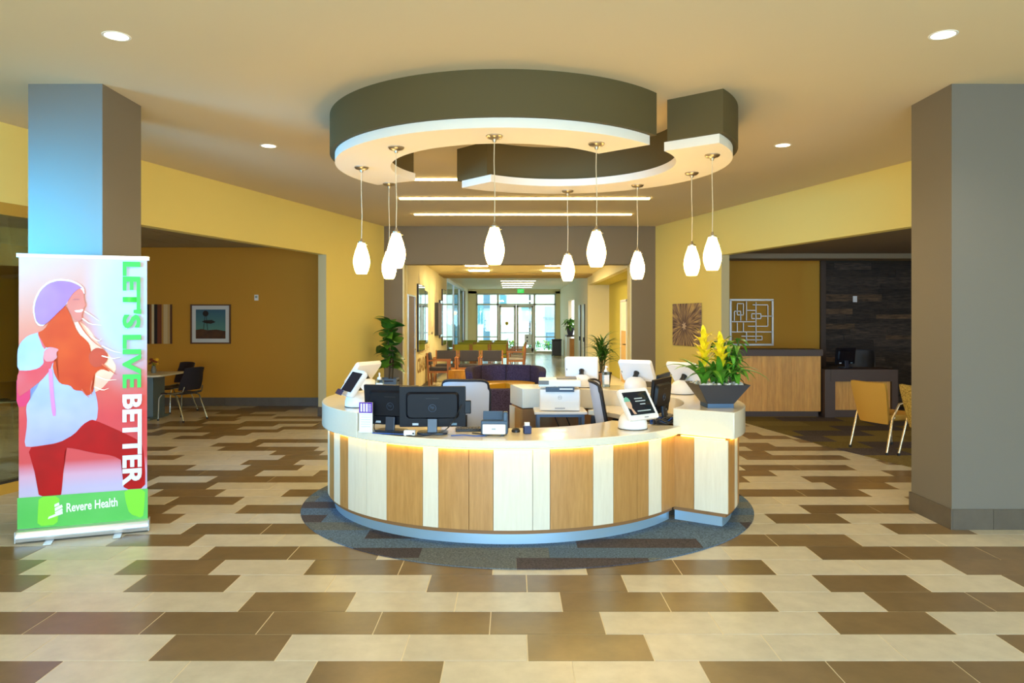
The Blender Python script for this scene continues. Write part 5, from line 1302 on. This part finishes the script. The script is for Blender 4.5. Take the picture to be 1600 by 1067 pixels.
for a in (35, 90, 145): MB().box((0.57*math.cos(R(a)), 0.57*math.sin(R(a)), 0.62), (0.012, 0.012, 0.30)).build('seam', mat('seam_dark', (36, 30, 44), 0.9), sA)
sB = thing('curved_sofa', 'purple tweed sofa turned with its tall back to the desk, behind the pale office chair', 'sofa', (-0.22, 10.9, 0))
arcshell(0.62, 0.76, 170, 385, 0.06, 0.70, 0.04).build('backrest', m_tweed, sB, 40, 0.03, 3)
MB().ring(0, 0, 0.12, 0.61, 175, 380, 0.10, 0.46, 36).build('seat', m_gold_seat, sB, 40, 0.02, 3)
MB().ring(0, 0, 0.16, 0.68, 175, 380, 0.0, 0.10, 24).build('plinth', m_darkwood, sB)
# wooden chair at the wall near the palm
wait_chair((1.35, 14.0, 0), R(100), 'dark wooden chair partly hidden behind the rear tablet kiosks', m_charc)

# wall pieces on the corridor's left wall
m_mirror = mat('mirror', (225, 240, 246), 0.03, 1.0)
def wallart(y0, y1, z0, z1, m, label, name='wall_mirror', cat='mirror', t=0.04):
    o = thing(name, label, cat, (XL, (y0+y1)/2, z0))
    MB().box((t/2, 0, (z1-z0)/2), (t, y1-y0, z1-z0)).build('backing', m_dark, o)
    MB().box((t+0.003, 0, (z1-z0)/2), (0.006, y1-y0-0.03, z1-z0-0.03)).build('face', m, o)
wallart(16.6, 17.75, 0.92, 2.43, m_mirror, 'tall mirror panel beside the brown corridor door')
wallart(17.85, 18.4, 1.05, 2.33, m_mirror, 'narrow mirror panel overlapping the tall one on the corridor wall')
wallart(20.4, 21.5, 1.20, 2.10, mat('umber_panel', (92, 64, 40), 0.5), 'dark brown wooden panel between the corridor mirrors', 'wall_panel', 'wall art', 0.10)
wallart(21.6, 22.2, 1.1, 2.2, m_mirror, 'slim mirror strip right behind the dark brown corridor panel')
wallart(22.4, 23.6, 0.86, 2.55, m_mirror, 'tall mirror panel next to the glass partition')
m_mur = mat('mural_grey', (196, 180, 150), 0.8, var=(6, 0.1), c2=(226, 210, 168))
mur = thing('wall_mural', 'faint grey mountain mural painted on the cream corridor wall', 'mural', (XL+0.001, 18.0, 1.2))
for y0, y1, zz in ((-1.9, -0.2, 1.5), (0.2, 1.9, 1.35), (1.6, 4.0, 1.55), (-0.7, 0.9, 0.9)):
    n = 14; P = []
    for i in range(n+1):
        s = i/n; P.append((y0+(y1-y0)*s, 0.05+zz*(1-abs(2*s-1))**1.3+0.1*math.sin(i*2.7)*(0 < i < n)))
    MB().add([(0.002, y, z) for y, z in P], [tuple(range(n+1))]).build('mountain_shape', m_mur, mur)
wt = thing('wall_lettering', 'brown capital letters and thin upright lines low on the cream corridor wall', 'lettering', (XL+0.002, 17.6, 0.2))
m_let = mat('letter_brown', (150, 112, 56), 0.7)
lettering('large_letters', 'CBABC', m_let, wt, (0.002, -0.95, 0.22), (0, 1, 0), (0, 0, 1), 1.7, 0.34, 0.02)
lettering('small_letters', 'UUIUH', mat('letter_tan', (196, 160, 92), 0.7), wt, (0.002, -0.85, 0.66), (0, 1, 0), (0, 0, 1), 2.3, 0.16)
for i in range(9): MB().box((0.002, -1.0+i*0.3, 0.35), (0.002, 0.02, 0.9)).build('upright_line', MATS['letter_tan'], wt)

# far right of the corridor: counter with plant, bin, exit sign
cn = thing('corridor_counter', 'white fronted oak counter end beside the corridor recess, carrying a plant', 'counter', (2.20, 28.4, 0))
MB().box((-0.1, 0, 0.50), (0.10, 0.9, 1.0)).build('front_panel', m_white, cn); MB().box((0.10, -0.42, 0.46), (0.30, 0.04, 0.92)).build('side_panel', m_oak, cn)
MB().box((0.06, 0, 1.02), (0.42, 0.96, 0.06)).build('top', m_darkwood, cn); MB().box((0.10, 0.04, 0.46), (0.26, 0.86, 0.9)).build('body', m_oak, cn)
pp = thing('counter_plant', 'leafy plant in a dark bowl on the far corridor counter', 'potted plant', (2.2, 28.3, 1.0505))
MB().lathe([(0.12, 0), (0.22, 0.28), (0.20, 0.28)], 4, M=Matrix.Rotation(PI/4, 4, 'Z')).build('bowl', m_bowl, pp)
for i in range(60):
    M = Matrix.Translation((rnd.uniform(-.12, .12), rnd.uniform(-.12, .12), 0.26+rnd.uniform(0, .3))) @ Matrix.Rotation(i*2.4, 4, 'Z') @ Matrix.Rotation(R(rnd.uniform(-60, 0)), 4, 'Y') @ Matrix.Scale(2.2, 4)
    inst(bush[i % 3], 'leaf', pp, M)
bn = thing('waste_bin', 'black wheeled waste bin by the storefront window', 'bin', (2.0, 33.6, 0))
MB().box((0, 0, 0.36), (0.42, 0.4, 0.68)).build('body', m_black, bn, bevel=0.02); MB().box((0, 0, 0.73), (0.45, 0.43, 0.06)).build('lid', m_black, bn, bevel=0.015)
for s in (-1, 1): MB().tube([(s*0.2-0.02, 0.18, 0.03), (s*0.2+0.02, 0.18, 0.03)], 0.03, 10).build('wheel', m_dark, bn)
ex = thing('exit_sign', 'green lit exit sign hanging above the far glass doors', 'sign', (0.40, 34.6, 2.86))
MB().box((0, 0, 0.09), (0.30, 0.03, 0.18)).build('panel', mat('exit_green', (20, 150, 60), 0.4, emit=((30, 230, 90), 0.9)), ex)
lettering('letters', 'EXIT', mat('exit_white', (240, 255, 240), 0.4), ex, (-0.11, -0.017, 0.04), (1, 0, 0), (0, 0, 1), 0.22, 0.10)
MB().box((0, 0, 0.205), (0.06, 0.03, 0.05)).build('bracket', m_white, ex)
sg = thing('door_flower_sticker', 'yellow flower sticker on the far glass door', 'sticker', (-0.25, 35.985, 1.45)); MB().lathe([(0.09, 0), (0.09, 0.004)], 10, M=Matrix.Rotation(PI/2, 4, 'X')).build('petals', mat('sticker_yellow', (232, 206, 30), 0.5), sg); MB().lathe([(0.035, 0.004), (0.035, 0.007)], 10, M=Matrix.Rotation(PI/2, 4, 'X')).build('centre', mat('sticker_brown', (150, 110, 20), 0.5), sg)
nb = thing('door_notice', 'white paper notice on the far glass door', 'notice', (0.78, 35.985, 0.42)); MB().box((0, 0, 0.25), (0.34, 0.004, 0.5)).build('sheet', m_plastic, nb); MB().box((-0.05, -0.004, 0.36), (0.06, 0.002, 0.08)).build('print_block', m_dark, nb); MB().box((-0.05, -0.004, 0.18), (0.06, 0.002, 0.08)).build('print_block', m_dark, nb)

# ================================================================== OUTSIDE THE STOREFRONT
m_pave = mat('bright_pavement', (214, 212, 204), 0.9, var=(2, 0.08))
struct(MB().box((0, 50, -0.1), (40, 27.7, 0.16)).build('ground', m_pave))
fcd = thing('opposite_building', 'pale building across the street with blue-green windows and a grey door', 'building', (2, 50, 0))
MB().box((0, 0.2, 2.1), (24, 0.4, 4.2)).build('wall', mat('pale_stucco', (230, 226, 216), 0.9, var=(1, 0.05)), fcd)
m_bw = mat('street_window', (84, 140, 150), 0.15)
for x, z, wd, hh in ((-1.0, 2.0, 0.8, 1.1), (-4.2, 2.0, 1.0, 1.4), (-6.5, 2.0, 1.0, 1.4), (4.5, 2.2, 1.0, 1.2), (-2.6, 3.4, 0.5, 1.6)):
    wi = MB().box((x, -0.04, z), (wd, 0.08, hh)).build('window', mat('street_frame', (150, 160, 164), 0.5), fcd); MB().box((x, -0.085, z), (wd-0.12, 0.012, hh-0.12)).build('pane', m_bw, wi)
dg = MB().box((0.75, -0.05, 1.25), (1.1, 0.1, 2.5)).build('door', mat('street_door', (176, 190, 196), 0.6), fcd); MB().box((0.75, -0.2, 1.75), (1.4, 0.3, 0.06)).build('canopy', mat('street_frame', (150, 160, 164), 0.5), dg)
un = thing('utility_unit', 'blue-grey utility cabinet outside the far window', 'cabinet', (2.2, 43.0, 0)); MB().box((0, 0, 0.45), (0.5, 0.4, 0.9)).build('cabinet', mat('utility_blue', (96, 128, 150), 0.6), un, bevel=0.02); MB().box((0, -0.21, 0.45), (0.4, 0.02, 0.7)).build('door', mat('utility_blue2', (120, 150, 170), 0.6), un)
pole = thing('lamp_post', 'thin dark post standing outside the far glass doors', 'post', (1.0, 42.0, 0)); MB().tube([(0, 0, 0), (0, 0, 4.5)], 0.05, 8).build('shaft', m_dark, pole, 60); MB().lathe([(0.14, 0), (0.12, 0.12)], 10).build('base', m_dark, pole)
pl2 = thing('porch_pillar', 'slate blue porch pillar outside the left storefront pane', 'pillar', (-1.35, 40.0, 0)); MB().box((0, 0, 2.1), (0.35, 0.35, 4.2)).build('shaft', mat('slate_blue', (92, 124, 146), 0.7), pl2); MB().box((0, 0, 0.15), (0.45, 0.45, 0.3)).build('base', m_pave, pl2)
for i, x in enumerate((1.2, 2.0, -0.1)):
    sh = thing('flower_shrub', ('flowering shrub outside the right storefront pane', 'flowering shrub in front of the utility cabinet', 'flowering shrub seen through the left door')[i], 'shrub', (x, 39.5+0.9*i, 0))
    MB().tube([(0, 0, 0), (0, 0, 0.3)], 0.02, 6).build('stem', m_stem, sh)
    for k in range(50):
        M = Matrix.Translation((rnd.uniform(-.3, .3), rnd.uniform(-.25, .25), rnd.uniform(0.02, .5))) @ Matrix.Rotation(k*2.4, 4, 'Z') @ Matrix.Rotation(R(rnd.uniform(-60, 0)), 4, 'Y') @ Matrix.Scale(2.4, 4)
        inst(bush[1+k % 2], 'leaf', sh, M)
    for k in range(8): inst(fy, 'flower', sh, Matrix.Translation((rnd.uniform(-.3, .3), -0.2+rnd.uniform(-.1, .1), rnd.uniform(.3, .6))))
